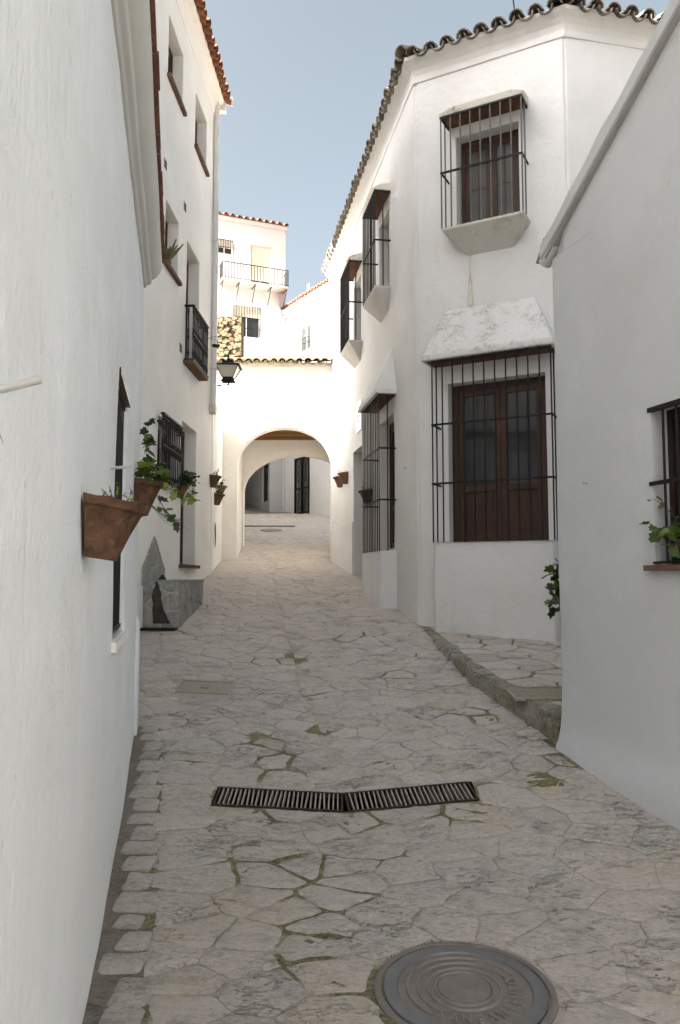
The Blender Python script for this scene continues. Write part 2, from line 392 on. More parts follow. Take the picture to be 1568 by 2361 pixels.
def sweep(path, prof, closed_ends=True, outward=1):
    """profile (n outwards, z) carried along plan points, mitred; outward = which side of the travel direction"""
    mb = MB(); P = [Vector(p) for p in path]; ns = []
    for i in range(len(P)):
        ds = []
        if i: ds.append((P[i] - P[i - 1]).normalized())
        if i < len(P) - 1: ds.append((P[i + 1] - P[i]).normalized())
        nn = [Vector((d.y, -d.x)) * outward for d in ds]
        if len(nn) == 2:
            m = (nn[0] + nn[1]).normalized(); m = m / max(.3, m.dot(nn[0]))
        else: m = nn[0]
        ns.append(m)
    k = len(prof); vs = []; fs = []
    for i, p in enumerate(P):
        for n, z in prof: vs.append((p.x + ns[i].x * n, p.y + ns[i].y * n, z))
    for i in range(len(P) - 1):
        for j in range(k - 1): fs.append((i * k + j, i * k + j + 1, (i + 1) * k + j + 1, (i + 1) * k + j))
    fs += [tuple(range(k)), tuple(range((len(P) - 1) * k, len(P) * k))[::-1]]
    return mb.add(vs, fs)

TILE = {}
def tile_mesh(r, L, th=.016, n=6):
    key = (r, L)
    if key not in TILE:
        mb = MB(); vs = []; fs = []
        for y, k in ((0, 1.), (L, .82)):
            for i in range(n + 1):
                a = math.pi * i / n; vs.append((-r * k * math.cos(a), y, r * k * math.sin(a) * .95))
            for i in range(n + 1):
                a = math.pi * i / n; q = r * k - th; vs.append((-q * math.cos(a), y, q * math.sin(a) * .95))
        m = n + 1
        for i in range(n):
            fs += [(i, i + 1, 2 * m + i + 1, 2 * m + i), (m + i, 3 * m + i, 3 * m + i + 1, m + i + 1), (i, m + i, m + i + 1, i + 1)]
        fs += [(0, 2 * m, 3 * m, m), (n, m + n, 3 * m + n, 2 * m + n)]
        mb.add(vs, fs); TILE[key] = mb.mesh('roof_tile', 50)
    return TILE[key]
TILECOPY = {}
def eave_tiles(house, F, x0, x1, z, over, mat, r=.085, sp=.215, pitch=20, L=.45, pans=True, jit=1.):
    key = (r, L, mat.name)
    if key not in TILECOPY:
        me = tile_mesh(r, L).copy(); me.materials.append(mat); TILECOPY[key] = me
    me = TILECOPY[key]; n = max(1, round((x1 - x0) / sp)); sp = (x1 - x0) / n
    for i in range(n + 1):
        j = lambda s: random.uniform(-s, s) * jit
        obj('roof_tile', me, None, house, F @ T(x0 + i * sp + j(.008), -over + j(.02), z + .02 + j(.006)) @ RX(pitch + j(2)) @ RZ(j(2.5)) @ RY(j(3)))
        if pans and i < n:
            obj('roof_tile', me, None, house, F @ T(x0 + (i + .5) * sp + j(.006), -over - .015 + j(.012), z + .035 + j(.006)) @ RX(pitch + j(2)) @ RY(180))
def roof_slab(house, F, x0, x1, z, over, depth, pitch, mat, th=.05):
    dz = math.tan(RAD(pitch)) * (depth + over); zz = z + .075
    mb = MB().prism([(x0, -over + .05, zz), (x0, depth, zz + dz), (x0, depth, zz + dz + th), (x0, -over + .05, zz + th)], (x1 - x0, 0, 0))
    return obj('roof', mb, mat, house, F)

def grille(house, F, boxes, mat, name='window_grille', piece='rail'):
    g = bpy.data.objects.new(name, None); col.objects.link(g); g.empty_display_size = .1
    g.parent = house; g.matrix_parent_inverse = WM[house.name].inverted(); g.matrix_basis = F; WM[g.name] = F.copy()
    for b in boxes: obj(piece, MB().box(*b), mat, g, F)
    return g
BARS = {}
def bar(parent, M, p0, p1, r, mat, name='bar', sides=6):
    p0 = Vector(p0); p1 = Vector(p1); d = p1 - p0; L = round(d.length, 4)
    key = (L, r, mat.name, sides)
    if key not in BARS:
        BARS[key] = MB().tube([(0, 0, 0), (0, 0, L)], r, sides).mesh(name, 50); BARS[key].materials.append(mat)
    return obj(name, BARS[key], None, parent, M @ T(*p0) @ d.to_track_quat('Z', 'Y').to_matrix().to_4x4())
def cage(house, F, x0, x1, z0, z1, n, nb, hz, mat, side=1, r=.0085, wall=0., rails_mat=None):
    """window grille standing out from the wall by n: flat rails with upright bars"""
    bx = []; h = .011
    for z in hz:
        bx.append((x0 - .012, x1 + .012, -n - .016, -n + .004, z - h, z + h))
        bx += [(x - .008, x + .008, -n + .004, wall, z - h, z + h) for x in (x0, x1)]
    g = grille(house, F, bx, rails_mat or mat)
    for i in range(nb):
        x = x0 + (x1 - x0) * i / (nb - 1); bar(g, F, (x, -n - .004, z0), (x, -n - .004, z1), r, mat)
    for x in (x0, x1):
        for k in range(side):
            y = -n + n * (k + 1) / (side + 1); bar(g, F, (x, y, z0), (x, y, z1), r, mat)
    return g
def casement(house, F, x0, x1, z0, z1, y, wood_, glass, panel=0., name='window', fr=.06, leafs=2, muntin=(0, 0)):
    """timber window: outer frame, hinged sashes with rails, glass panes, optional solid lower panel"""
    d = .07; mb = MB()
    mb.box(x0, x0 + fr, y, y + d, z0, z1).box(x1 - fr, x1, y, y + d, z0, z1).box(x0 + fr, x1 - fr, y, y + d, z1 - fr, z1).box(x0 + fr, x1 - fr, y, y + d, z0, z0 + fr * .7)
    f = obj(name, mb, wood_, house, F); ix0, ix1, iz0, iz1 = x0 + fr, x1 - fr, z0 + fr * .7, z1 - fr
    wd = (ix1 - ix0) / leafs; s = min(.075, wd * .2)
    for k in range(leafs):
        a = ix0 + k * wd + .003; b = a + wd - .006; yy = y + .014; m = MB(); zp = iz0 + panel
        m.box(a, a + s, yy, yy + .045, iz0, iz1).box(b - s, b, yy, yy + .045, iz0, iz1).box(a + s, b - s, yy, yy + .045, iz1 - s, iz1).box(a + s, b - s, yy, yy + .045, iz0, iz0 + s)
        if panel: m.box(a + s, b - s, yy, yy + .045, zp - s * .5, zp + s * .5)
        for q in range(muntin[0]):
            x = a + s + (b - a - 2 * s) * (q + 1) / (muntin[0] + 1); m.box(x - .008, x + .008, yy + .012, yy + .03, zp + s * .5, iz1 - s)
        for q in range(muntin[1]):
            z = zp + (iz1 - zp) * (q + 1) / (muntin[1] + 1); m.box(a + s, b - s, yy + .013, yy + .029, z - .008, z + .008)
        sash = obj('sash', m, wood_, f, F)
        zl = zp + s * .5 if panel else iz0 + s
        obj('pane', MB().box(a + s, b - s, yy + .018, yy + .026, zl, iz1 - s), glass, f, F)
        if panel:
            mp = MB().box(a + s, b - s, yy + .024, yy + .034, iz0 + s, zp - s * .5)
            q = .035; mp.box(a + s + q, b - s - q, yy + .012, yy + .024, iz0 + s + q, zp - s * .5 - q)
            obj('door_panel', mp, wood_, f, F)
    return f
def hood(house, F, x0, x1, zb, fas, n, t0, t1, zt, mat):
    v = [(x0, 0, zb), (x1, 0, zb), (x1, -n, zb), (x0, -n, zb), (x0, -n, zb + fas), (x1, -n, zb + fas), (x0, 0, zb + fas), (x1, 0, zb + fas), (t0, .01, zt), (t1, .01, zt)]
    mb = MB().add(v, [(3, 2, 5, 4), (4, 5, 9, 8), (0, 3, 4, 6), (1, 7, 5, 2), (6, 4, 8), (7, 9, 5), (0, 1, 2, 3)])
    o = obj('window_hood', mb, mat, house, F)
    obj('soffit', MB().box(x0 + .05, x1 - .05, -n + .05, -.004, zb - .012, zb - .003), M_['brick'], o, F)
    return o
def shelf(house, F, x0, x1, zt, n, b0, b1, zb, mat):
    v = [(x0, .01, zt), (x1, .01, zt), (x1, -n, zt), (x0, -n, zt), (x0, -n, zt - .03), (x1, -n, zt - .03), (b0, .01, zb), (b1, .01, zb), (x0, .01, zt - .03), (x1, .01, zt - .03)]
    mb = MB().add(v, [(0, 3, 2, 1), (3, 4, 5, 2), (4, 6, 7, 5), (0, 8, 4, 3), (1, 2, 5, 9), (8, 6, 4), (9, 5, 7)])
    return obj('window_shelf', mb, mat, house, F)
def sillslab(house, F, x0, x1, z, n, mat, th=.05, y1=.1, name='sill'):
    return obj(name, MB().box(x0, x1, -n, y1, z - th, z), mat, house, F)

# ------------------------------------------------------------------ ground and street
gx = [-60, -40, -25, -15, -9, -6, -4.4, -3.6] + [i * .4 - 3.2 for i in range(20)] + [5.5, 7, 10, 16, 26, 45, 70]
gy = [-60, -40, -25, -15, -9, -5, -2, 0, 1] + [1.6 + .5 * i for i in range(60)] + [34, 38, 45, 60, 90]
mb = MB()
for x in gx:
    for y in gy: mb.v.append((x, y, gz(x, y) - .12))
n = len(gy)
for i in range(len(gx) - 1):
    for j in range(n - 1): mb.f.append((i * n + j, (i + 1) * n + j, (i + 1) * n + j + 1, i * n + j + 1))
struct('ground', mb, M_['ground'], 60)

def left_edge(Y):
    if Y < 6.3: return -.917 - .207 * (Y - 2.92)
    if Y < 13.6: return -2.28 + .035 * (Y - 12.45) if Y > 9.3 else -2.42
    return -2.24 - .0963 * (Y - 13.6) if Y < 17 else (-2.35 if Y < 19.3 else -3.3)
def right_edge(Y):
    if Y < 5.9: return 1.632 + .318 * (5.893 - Y)
    if Y < 9.78: return interp((5.9, 7.2, 9.78), (1.63, 1.27, .975), Y)
    return .975 - .1637 * (Y - 9.78) if Y < 17 else (-.2 if Y < 19.3 else .9)
MOSS = [(-.55, 4.15, .16), (-.25, 4.0, .16), (.25, 4.35, .15), (-.45, 5.45, .14), (1.35, 5.3, .16), (1.55, 5.6, .18), (-1.05, 5.6, .14), (.75, 6.6, .15), (.9, 8.3, .2), (-.2, 7.2, .14), (-.38, 4.32, .22), (-.08, 4.18, .22), (.02, 3.95, .18), (-.12, 3.62, .2), (-.15, 3.30, .15), (.08, 3.15, .16), (.14, 2.86, .14), (.95, 5.15, .16), (.72, 4.88, .2), (.15, 4.86, .2), (-.45, 4.88, .16), (-.75, 5.1, .12),
        (-.62, 6.05, .22), (-.45, 5.75, .2), (-.15, 6.35, .14), (1.12, 6.55, .22), (1.2, 7.4, .2), (.55, 7.7, .2), (-.55, 8.4, .25), (-.95, 8.2, .2), (.1, 9.2, .25), (.4, 9.3, .2), (-1.25, 6.1, .12), (.3, 5.6, .12), (-1.95, 9.3, .2)]
def mossy(x, y): return max([math.exp(-((x - a) ** 2 + (y - b) ** 2) / (r * r)) for a, b, r in MOSS] + [.9 * math.exp(-((x - right_edge(y) + .03) / .06) ** 2) if 3 < y < 9.8 else 0, .8 * math.exp(-((x - left_edge(y) - .22) / .05) ** 2) * (noise.noise(Vector((0, y * 1.7, 1))) > -.05) if y < 6.5 else 0])
DR = (-.80, .875, 4.955, 5.245)       # drain trench
def skew(x): return max(0, x - .03) * .09                     # the right grate lies at a slight angle
mb = MB()
gx = sorted(set([round(-3.3 + .06 * i, 3) for i in range(110)] + [DR[0], DR[1]])); gy = sorted(set([round(1.5 + .06 * i, 3) for i in range(133)] + [round(9.5 + .12 * i, 3) for i in range(135)] + [DR[2], DR[3]]))
for x in gx:
    for y in gy:
        y += min(skew(x), .14) * math.exp(-((y - 5.1) / .5) ** 4)
        mb.v.append((x, y, gz(x, y) + noise.noise(Vector((x * 5, y * 5, 0))) * .002 + .0055 * min(1, 1.6 * mossy(x, y))))
n = len(gy)
for i in range(len(gx) - 1):
    for j in range(n - 1):
        cx, cy = (gx[i] + gx[i + 1]) / 2, (gy[j] + gy[j + 1]) / 2
        if DR[0] < cx < DR[1] and DR[2] < cy < DR[3]: continue
        mb.f.append((i * n + j, (i + 1) * n + j, (i + 1) * n + j + 1, i * n + j + 1))
street = struct('street', mb, M_['bed'], 60, 'narrow sloping street paved with irregular grey slate slabs')
at = street.data.attributes.new('moss', 'FLOAT', 'POINT')
for i, v in enumerate(street.data.vertices): at.data[i].value = mossy(v.co.x, v.co.y)

def clip(poly, nx, ny, c):
    out = []
    for i in range(len(poly)):
        p, q = poly[i - 1], poly[i]; dp = p[0] * nx + p[1] * ny - c; dq = q[0] * nx + q[1] * ny - c
        if (dp <= 0) != (dq <= 0):
            k = dp / (dp - dq); out.append((p[0] + k * (q[0] - p[0]), p[1] + k * (q[1] - p[1])))
        if dq <= 0: out.append(q)
    return out
def vor(seeds, i, R, gap, asp=1.):
    sx, sy = seeds[i]; poly = [(sx - R, sy - R), (sx + R, sy - R), (sx + R, sy + R), (sx - R, sy + R)]
    for j, (x, y) in enumerate(seeds):
        if j == i or abs(x - sx) > 2 * R or abs(y - sy) > 2 * R: continue
        # anisotropic metric: slabs longer across the street
        dx, dy = (x - sx), (y - sy) * asp; ex, ey = dx, dy * asp
        L = math.hypot(ex, ey)
        mx, my = (x + sx) / 2, (y + sy) / 2
        poly = clip(poly, ex / L, ey / L, (mx * ex + my * ey) / L - gap / 2)
        if len(poly) < 3: return []
    return poly
def area(p): return abs(sum(p[i - 1][0] * p[i][1] - p[i][0] * p[i - 1][1] for i in range(len(p)))) / 2
def rough_outline(poly, step, jit):
    n = len(poly); out = []
    for i in range(n):                                       # cut the corners, then break the edges up
        p0, p, q = Vector(poly[i - 1]), Vector(poly[i]), Vector(poly[(i + 1) % n])
        a = min(.014, (p0 - p).length * .2); b = min(.014, (q - p).length * .2)
        out += [p + (p0 - p).normalized() * a, p + (q - p).normalized() * b]
    res = []
    for i in range(len(out)):
        p, q = out[i], out[(i + 1) % len(out)]; L = (q - p).length
        if L < .012: res.append(p); continue
        k = max(1, round(L / step)); nn = Vector((q.y - p.y, p.x - q.x)).normalized()
        for s in range(k):
            res.append(p + (q - p) * (s / k) + nn * (random.uniform(-jit, jit) if s else 0))
    return res
def stone_geo(mb, poly, zf, h, step=.11, jit=.010, skirt=.02, bev=.007, origin=(0, 0, 0), tilt=.009, relief=.0016):
    pts = rough_outline(poly, step, jit); n = len(pts); c = sum(pts, Vector((0, 0))) / n
    tx, ty = random.uniform(-tilt, tilt), random.uniform(-tilt, tilt)
    def P(p, dz): return (p.x - origin[0], p.y - origin[1], zf(p.x, p.y) + dz + tx * (p.x - c.x) + ty * (p.y - c.y) - origin[2])
    vs = [P(c, h + random.uniform(-.001, .003))]
    for k, dz in ((2, h), (1, h), (0, h - bev * .7), (0, -skirt)):
        for p in pts:
            d = (c - p); L = d.length
            if k == 2: q = p + d * random.uniform(.38, .55); vs.append(P(q, dz + random.gauss(0, relief))); continue
            q = p + d / L * min(bev * (1 + .8 * random.random()), L * .3) if k else p
            vs.append(P(q, dz + (random.gauss(0, relief * .6) if k else 0)))
    fs = [(0, 1 + i, 1 + (i + 1) % n) for i in range(n)]
    for r in range(3):
        for i in range(n):
            a, b = 1 + r * n + i, 1 + r * n + (i + 1) % n
            fs.append((a, a + n, b + n, b))
    mb.add(vs, fs)
def mid_line(Y): return interp((2, 5, 7, 9.5, 13, 17), (.1, .05, -.3, -.65, -1.1, -1.4), Y) + .03 * math.sin(Y * 3.1)
MAN = (.475, 3.12)
def blocked(x, y, m=0.):
    if math.hypot(x - MAN[0], y - MAN[1]) < .36 + m: return True
    if DR[0] - m < x < DR[1] + m and DR[2] - m < y - min(skew(x), .14) < DR[3] + m: return True
    if -1.49 - m < x < -1.0 + m and 7.13 - m < y < 7.49 + m: return True
    return False
seeds = []; tries = 0
while tries < 40000:
    tries += 1
    Y = random.uniform(1.9, 26); X = random.uniform(-3.4, 2.6)
    l, r = left_edge(Y), right_edge(Y)
    if Y < 6.7: l += .21
    if X < l + .05 or X > r - .05: continue
    d = interp((2, 4, 7, 12, 20), (.33, .32, .31, .34, .46), Y) * random.choice((.62, .8, 1.0, 1.25, 1.45))
    if blocked(X, Y, .07): continue
    if any((X - x) ** 2 + ((Y - y) * 1.25) ** 2 < d * d for x, y in seeds): continue
    seeds.append((X, Y))
seeds.sort(key=lambda p: p[1])
far = MB(); count = 0
for i, (X, Y) in enumerate(seeds):
    gap = .002 + .040 * random.uniform(.25, 1.1) * max(math.exp(-((X - a) ** 2 + (Y - b) ** 2) / (r * r * 1.3)) for a, b, r in MOSS) + (.004 if Y > 9 else 0) + random.random() ** 3 * .012
    poly = vor(seeds, i, .75, gap, 1.25)
    if len(poly) < 3: continue
    # trim against walls, gutter, manhole and drains
    for e, sgn in ((left_edge, -1), (right_edge, 1)):
        y0, y1 = Y - .3, Y + .3; a, b = Vector((e(y0), y0)), Vector((e(y1), y1))
        t = (b - a).normalized(); nn = Vector((t.y, -t.x)) * sgn
        off = -.215 - .02 * math.sin(Y * 9) if (sgn < 0 and Y < 6.7) else (.01 if not (sgn > 0 and Y < 5.95) else -.085 - .03 * math.sin(Y * 7))
        poly = clip(poly, nn.x, nn.y, a.dot(nn) + off)
    if 5.6 < Y < 16.5:                                         # joint line running up the dip of the street
        a, b = Vector((mid_line(Y - .3), Y - .3)), Vector((mid_line(Y + .3), Y + .3)); t = (b - a).normalized()
        sg = 1 if X < mid_line(Y) else -1
        poly = clip(poly, t.y * sg, -t.x * sg, (a.x * t.y - a.y * t.x) * sg - .006)
        if len(poly) < 3: continue
    d = Vector((MAN[0] - X, MAN[1] - Y)); L = d.length
    if L < 1.2: poly = clip(poly, d.x / L, d.y / L, (MAN[0] * d.x + MAN[1] * d.y) / L - .362)
    for x0, x1, y0, y1 in (DR, (-1.50, -.99, 7.12, 7.50)):
        x0 -= .012; x1 += .012; y0 -= .012; y1 += .012
        if abs(Y - (y0 + y1) / 2) > 1.1 or X < x0 - 1 or X > x1 + 1: continue
        sk = min(skew(X), .14) if y1 < 6 else 0; y0 += sk; y1 += sk
        k = max((x0 - X, (1, 0, x0)), (X - x1, (-1, 0, -x1)), (y0 - Y, (0, 1, y0)), (Y - y1, (0, -1, -y1)))[1]
        if y1 < 6 and k[1] and X > .03:                          # edges along the skewed grate
            kk = k[1] / math.hypot(1, .09); k = (-.09 * kk, kk, kk * (-.09 * X + (y0 if k[1] > 0 else y1)))
        poly = clip(poly, *k)
    if len(poly) < 3 or area(poly) < .006: continue
    h = random.uniform(.006, .0105)
    if Y > 10.8 or count >= 296:
        stone_geo(far, poly, gz, h, .14, .010, origin=(0, 0, 0)); continue
    m = MB(); o = (X, Y, gz(X, Y)); stone_geo(m, poly, gz, h, .075, .013, origin=o)
    obj('paving_stone', m.mesh('paving_stone', 35), M_['stone'], street, T(*o)); count += 1
o = obj('paving_stone', far, M_['stone_far'], street, smooth=35, kind='stuff')
# gutter of cross-laid stones along the low left house
gut = MB()
ys = [1.6 + .15 * i for i in range(36)]
for a, b in zip(ys, ys[1:]):
    zl = lambda x, y: gz(x, y) + .003
    gut.quad(*[(left_edge(y) + d, y, gz(left_edge(y) + d, y) + .004) for d, y in ((-.03, a), (.205, a), (.205, b), (-.03, b))])
obj('gutter_bed', gut, M_['gutter_bed'], street)
y = 1.7
while y < 6.55:
    L = random.uniform(.10, .19); x0 = left_edge(y) + random.uniform(.02, .07); x1 = left_edge(y) + random.uniform(.17, .235)
    poly = [(x0, y), (x1, y + random.uniform(-.012, .012)), (x1 + random.uniform(-.02, .02), y + L), (x0 + random.uniform(-.03, .02), y + L + random.uniform(-.015, .015))]
    m = MB(); o = (x0, y, gz(x0, y)); stone_geo(m, poly, gz, random.uniform(.008, .02), .08, .008, origin=o)
    obj('gutter_stone', m.mesh('gutter_stone', 35), M_['gutter'], street, T(*o))
    y += L + random.uniform(.012, .04)

# ------------------------------------------------------------------ raised pavement on the right
def pz(X, Y): return interp((5.8, 6.2, 7.2, 8, 9.8, 11), (.575, .605, .70, .79, .985, 1.03), Y) + .004 * noise.noise(Vector((X * 3, Y * 3, 5)))
kerb_line = [(1.635, 5.90), (1.52, 6.35), (1.40, 6.72), (1.28, 7.2), (1.16, 8.0), (1.08, 8.8), (.99, 9.72)]
def kx(Y): return interp([p[1] for p in kerb_line], [p[0] for p in kerb_line], Y)
mb = MB(); rows = [5.85 + .15 * i for i in range(28)]; cols_ = 14
for y in rows:
    for k in range(cols_ + 1):
        x = kx(y) + .02 + (3.6 - kx(y)) * k / cols_; mb.v.append((x, y, pz(x, y)))
for i in range(len(rows) - 1):
    for k in range(cols_):
        a = i * (cols_ + 1) + k; mb.f.append((a, a + 1, a + cols_ + 2, a + cols_ + 1))
for y0, y1 in zip(rows, rows[1:]):
    mb.quad((kx(y0) + .02, y0, pz(kx(y0), y0)), (kx(y1) + .02, y1, pz(kx(y1), y1)), (kx(y1) + .02, y1, gz(kx(y1), y1) - .05), (kx(y0) + .02, y0, gz(kx(y0), y0) - .05))
mb.quad((kx(5.85) + .02, 5.85, pz(0, 5.85)), (3.6, 5.85, pz(0, 5.85)), (3.6, 5.85, .1), (kx(5.85) + .02, 5.85, .1))
plat = struct('raised_pavement', mb, M_['bed'], 40, 'raised mossy stone pavement with a kerb below the barred window')
at = plat.data.attributes.new('moss', 'FLOAT', 'POINT')
for i, v in enumerate(plat.data.vertices): at.data[i].value = .62 if v.co.y > 8.4 or v.co.y < 7.6 else .2
ps = []; tries = 0
while tries < 6000:
    tries += 1; Y = random.uniform(6.0, 9.75); X = random.uniform(1.1, 3.1)
    if X < kx(Y) + .16 or Y > 9.78 - (X - .975) * .52 - .02: continue
    if 1.30 < X < 2.2 and 6.3 < Y < 6.75: continue
    d = .36 * random.choice((.7, .9, 1.1))
    if any((X - x) ** 2 + ((Y - yy) * 1.1) ** 2 < d * d for x, yy in ps): continue
    ps.append((X, Y))
for i, (X, Y) in enumerate(ps):
    poly = vor(ps, i, .6, .018 + .03 * random.random(), 1.1)
    if len(poly) < 3: continue
    a, b = Vector((kx(Y - .3), Y - .3)), Vector((kx(Y + .3), Y + .3)); t = (b - a).normalized()
    poly = clip(poly, -t.y, t.x, -(a.x * t.y - a.y * t.x) - .13)
    poly = clip(poly, 0, -1, -6.78) if Y > 6.75 else clip(poly, 0, 1, 6.27)
    if len(poly) < 3 or area(poly) < .006: continue
    m = MB(); o = (X, Y, pz(X, Y)); stone_geo(m, poly, pz, random.uniform(.006, .012), .1, .01, origin=o)
    obj('paving_stone', m.mesh('paving_stone', 35), M_['stone'], plat, T(*o))
# kerb stones: rough blocks along the edge
pts = []
yk = 5.88
while yk < 9.66:
    L = random.uniform(.16, .36); y1 = min(yk + L, 9.72); x0, x1 = kx(yk), kx(y1)
    w0 = random.uniform(.11, .17); zt0, zt1 = pz(x0, yk) + random.uniform(.002, .014), pz(x1, y1) + random.uniform(.002, .014)
    zb0, zb1 = gz(x0, yk) - .04, gz(x1, y1) - .04; g = random.uniform(.006, .014)
    f = random.uniform(-.02, .014)
    ox = Vector((x0, yk, zt0)); vs = []
    for (xx, yy, zz0, zz1) in ((x0, yk + g, zb0, zt0), (x1, y1 - g, zb1, zt1)):
        vs += [(xx + f - .012, yy, zz0), (xx + f - .016 + random.uniform(-.012, .012), yy, (zz0 + zz1) / 2), (xx + f, yy, zz1 - .02), (xx + f + .022, yy, zz1), (xx + w0, yy, zz1 - .002), (xx + w0, yy, zz0)]
    m = MB().add([tuple(Vector(v) - ox) for v in vs], [(i, (i + 1) % 6, 6 + (i + 1) % 6, 6 + i) for i in range(6)] + [(5, 4, 3, 2, 1, 0), (6, 7, 8, 9, 10, 11)])
    obj('kerb_stone', m.mesh('kerb_stone', 30), M_['kerb'], plat, T(*ox)); yk = y1

# ------------------------------------------------------------------ low house, left foreground
FN = frame(-.917, 2.92, -11.7)
hn = thing('low_house', 'low streaky white house filling the left edge, with grey moulded cornice and slit window', 'house', T(*fpt(FN, -2.4, 0, 0)))
mb = MB(); facade(mb, -2.4, 3.36, -.2, 4.2, [(.93, 1.72, 1.29, 2.64, .14)], cell=.2, amp=.014, rr=.05, seed=1.)
mb.box(-2.4, 3.30, 2.2, 2.25, -.2, 4.2)
mb.quad((3.36, .04, -.2), (3.36, 2.25, -.2), (3.36, 2.25, 4.2), (3.36, .04, 4.2)); mb.quad((-2.4, 0, -.2), (-2.4, 2.25, -.2), (-2.4, 2.25, 4.2), (-2.4, 0, 4.2))
obj('wall', mb, M_['pl_left'], hn, FN, smooth=45)
prof = [(-.02, 3.94), (.012, 3.945), (.022, 3.965), (.05, 3.975), (.056, 3.99), (.058, 4.01), (.075, 4.02), (.10, 4.04), (.122, 4.075), (.135, 4.11), (.138, 4.16), (.0, 4.165)]
pa, pb = fpt(FN, -2.4), fpt(FN, 3.33); N_ = 26
path = []
for i in range(N_ + 1):
    q = pa.lerp(pb, i / N_); path.append((q.x, q.y))
mb = sweep(path, prof)
mb.v = [(x + .004 * noise.noise(Vector((y * 1.3, 0, 4))), y, z + .012 * noise.noise(Vector((y * .9, 2, 4)))) for x, y, z in mb.v]
obj('cornice', mb, M_['cornice'], hn, smooth=35)
x = -2.4
while x < 3.3:                                                # the edge tiles show only as a thin red line
    L = random.uniform(.26, .31); obj('roof_tile', MB().box(0, min(L, 3.34 - x) - .004, -.165 + random.uniform(-.006, .006), .25, 4.168, 4.186), M_['tile_far'], hn, FN @ T(x, 0, random.uniform(-.002, .003))); x += L
obj('roof', MB().quad((-2.4, -.10, 4.19), (3.36, -.10, 4.19), (3.36, 2.25, 4.9), (-2.4, 2.25, 4.9)), M_['tile_far'], hn, FN)
wd = casement(hn, FN, .93, 1.72, 1.29, 2.64, .075, M_['wood'], M_['glass'], fr=.05)
g = grille(hn, FN, [(.93, 1.72, .016, .04, 2.585, 2.61), (.93, 1.72, .016, .04, 1.31, 1.33)], M_['iron'], 'window_grille')
for i in range(7): bar(g, FN, (.985 + .113 * i, .028, 1.33), (.985 + .113 * i, .028, 2.585), .008, M_['iron'])
obj('lintel', MB().box(.925, 1.725, -.012, .07, 2.61, 2.645), M_['wood'], hn, FN)
sillslab(hn, FN, .88, 1.78, 1.285, .025, M_['pl_plain'], .05, .07)
obj('plinth', MB().prism([(3.24, -.018, .2), (3.24, -.018, 1.24), (3.24, .0, 1.29), (3.24, .4, 1.29), (3.24, .4, .2)], (.17, 0, 0)), M_['pl_left'], hn, FN)
for x, z, L, r, up in ((-1.83, 1.865, .10, .0065, .030), (.67, 2.10, .085, .0075, .012)):
    obj('pot_hook', MB().tube([(0, .02, 0), (0, -L * .5, up * .45), (0, -L, up)], r, 8), M_['white_iron'], hn, FN @ T(x, 0, z), smooth=40)
tag(obj('twig', MB().tube([(-1.84, -.03, 1.862), (-1.80, -.035, 1.842), (-1.765, -.03, 1.823), (-1.73, -.03, 1.812)], [.0012, .001, .0008, .0004], 5), M_['twig'], M=FN), 'thin dry twig hanging on the left wall below the whitewashed hook', 'twig')

# ------------------------------------------------------------------ tall house on the left
FL = frame(-2.28, 12.45, 2.0)
hl = thing('tall_house', 'tall white house on the left with orange tiled eaves, deep windows and juliet balcony', 'house', T(*fpt(FL, 1.1, 0, 1.6)))
mb = MB()
holes = [(-2.28, -1.42, 8.47, 9.34, .22), (-.60, .25, 8.42, 9.31, .22), (-2.28, -1.54, 5.83, 6.70, .22), (-1.02, -.13, 4.82, 6.68, .24),
         (-2.42, -1.50, 2.84, 3.70, .12), (-1.14, -.16, 1.78, 3.89, .26)]
facade(mb, -5.2, 1.12, -.2, 10.15, holes, cell=.35, amp=.012, rr=.06, seed=3.)
mb.quad((1.12, .05, 0), (1.12, 4.8, 0), (1.12, 4.8, 10.6), (1.12, .05, 10.2)); mb.quad((-5.2, 4.8, 0), (1.12, 4.8, 0), (1.12, 4.8, 10.6), (-5.2, 4.8, 10.6))
mb.box(-19.2, -5.2, 0, 4.8, -.3, 12.4)                        # unseen taller block, height and length set to shade the right-hand walls
obj('wall', mb, M_['pl_tall'], hl, FL, smooth=45)
q0, q1 = fpt(FL, -3.6), fpt(FL, 1.12)
obj('cornice', sweep([(q0.x, q0.y), (q1.x, q1.y)], [(-.02, 9.80), (.012, 9.81), (.02, 9.84), (.035, 9.98), (.08, 10.08), (.15, 10.13), (.15, 10.2), (-.02, 10.2)]), M_['pl_tall'], hl)
roof_slab(hl, FL, -5.2, 1.14, 10.16, .18, 4.8, 16, M_['tile_orange'])
eave_tiles(hl, FL, -3.5, 1.07, 10.17, .26, M_['tile_orange'], r=.088, sp=.20)
obj('roof_tile', tile_mesh(.1, .45).copy(), M_['pl_plain'], hl, FL @ T(1.12, -.27, 10.2) @ RX(16))
obj('cornice', MB().box(1.0, 1.13, -.17, .02, 10.0, 10.16), M_['pl_plain'], hl, FL)
for (x0, x1, z0, z1, d) in holes[:3]:
    casement(hl, FL, x0, x1, z0, z1, d - .06, M_['redwood'], M_['glass'], fr=.05, muntin=(0, 1))
    s = sillslab(hl, FL, x0 - .04, x1 + .05, z0, .055, M_['sill'], .05, d)
x0, x1, z0, z1, d = holes[3]
casement(hl, FL, x0, x1, z0, z1, d - .06, M_['redwood'], M_['glass'], panel=.5, fr=.05, name='balcony_door')
x0, x1, z0, z1, d = holes[5]
dr = casement(hl, FL, x0, x1, z0, z1, d - .07, M_['redwood'], M_['glass'], panel=1.0, fr=.07, name='door')
obj('handle', MB().tube([(-.62, d - .10, 2.75), (-.62, d - .13, 2.75), (-.55, d - .13, 2.75)], .01), M_['iron'], dr, FL)
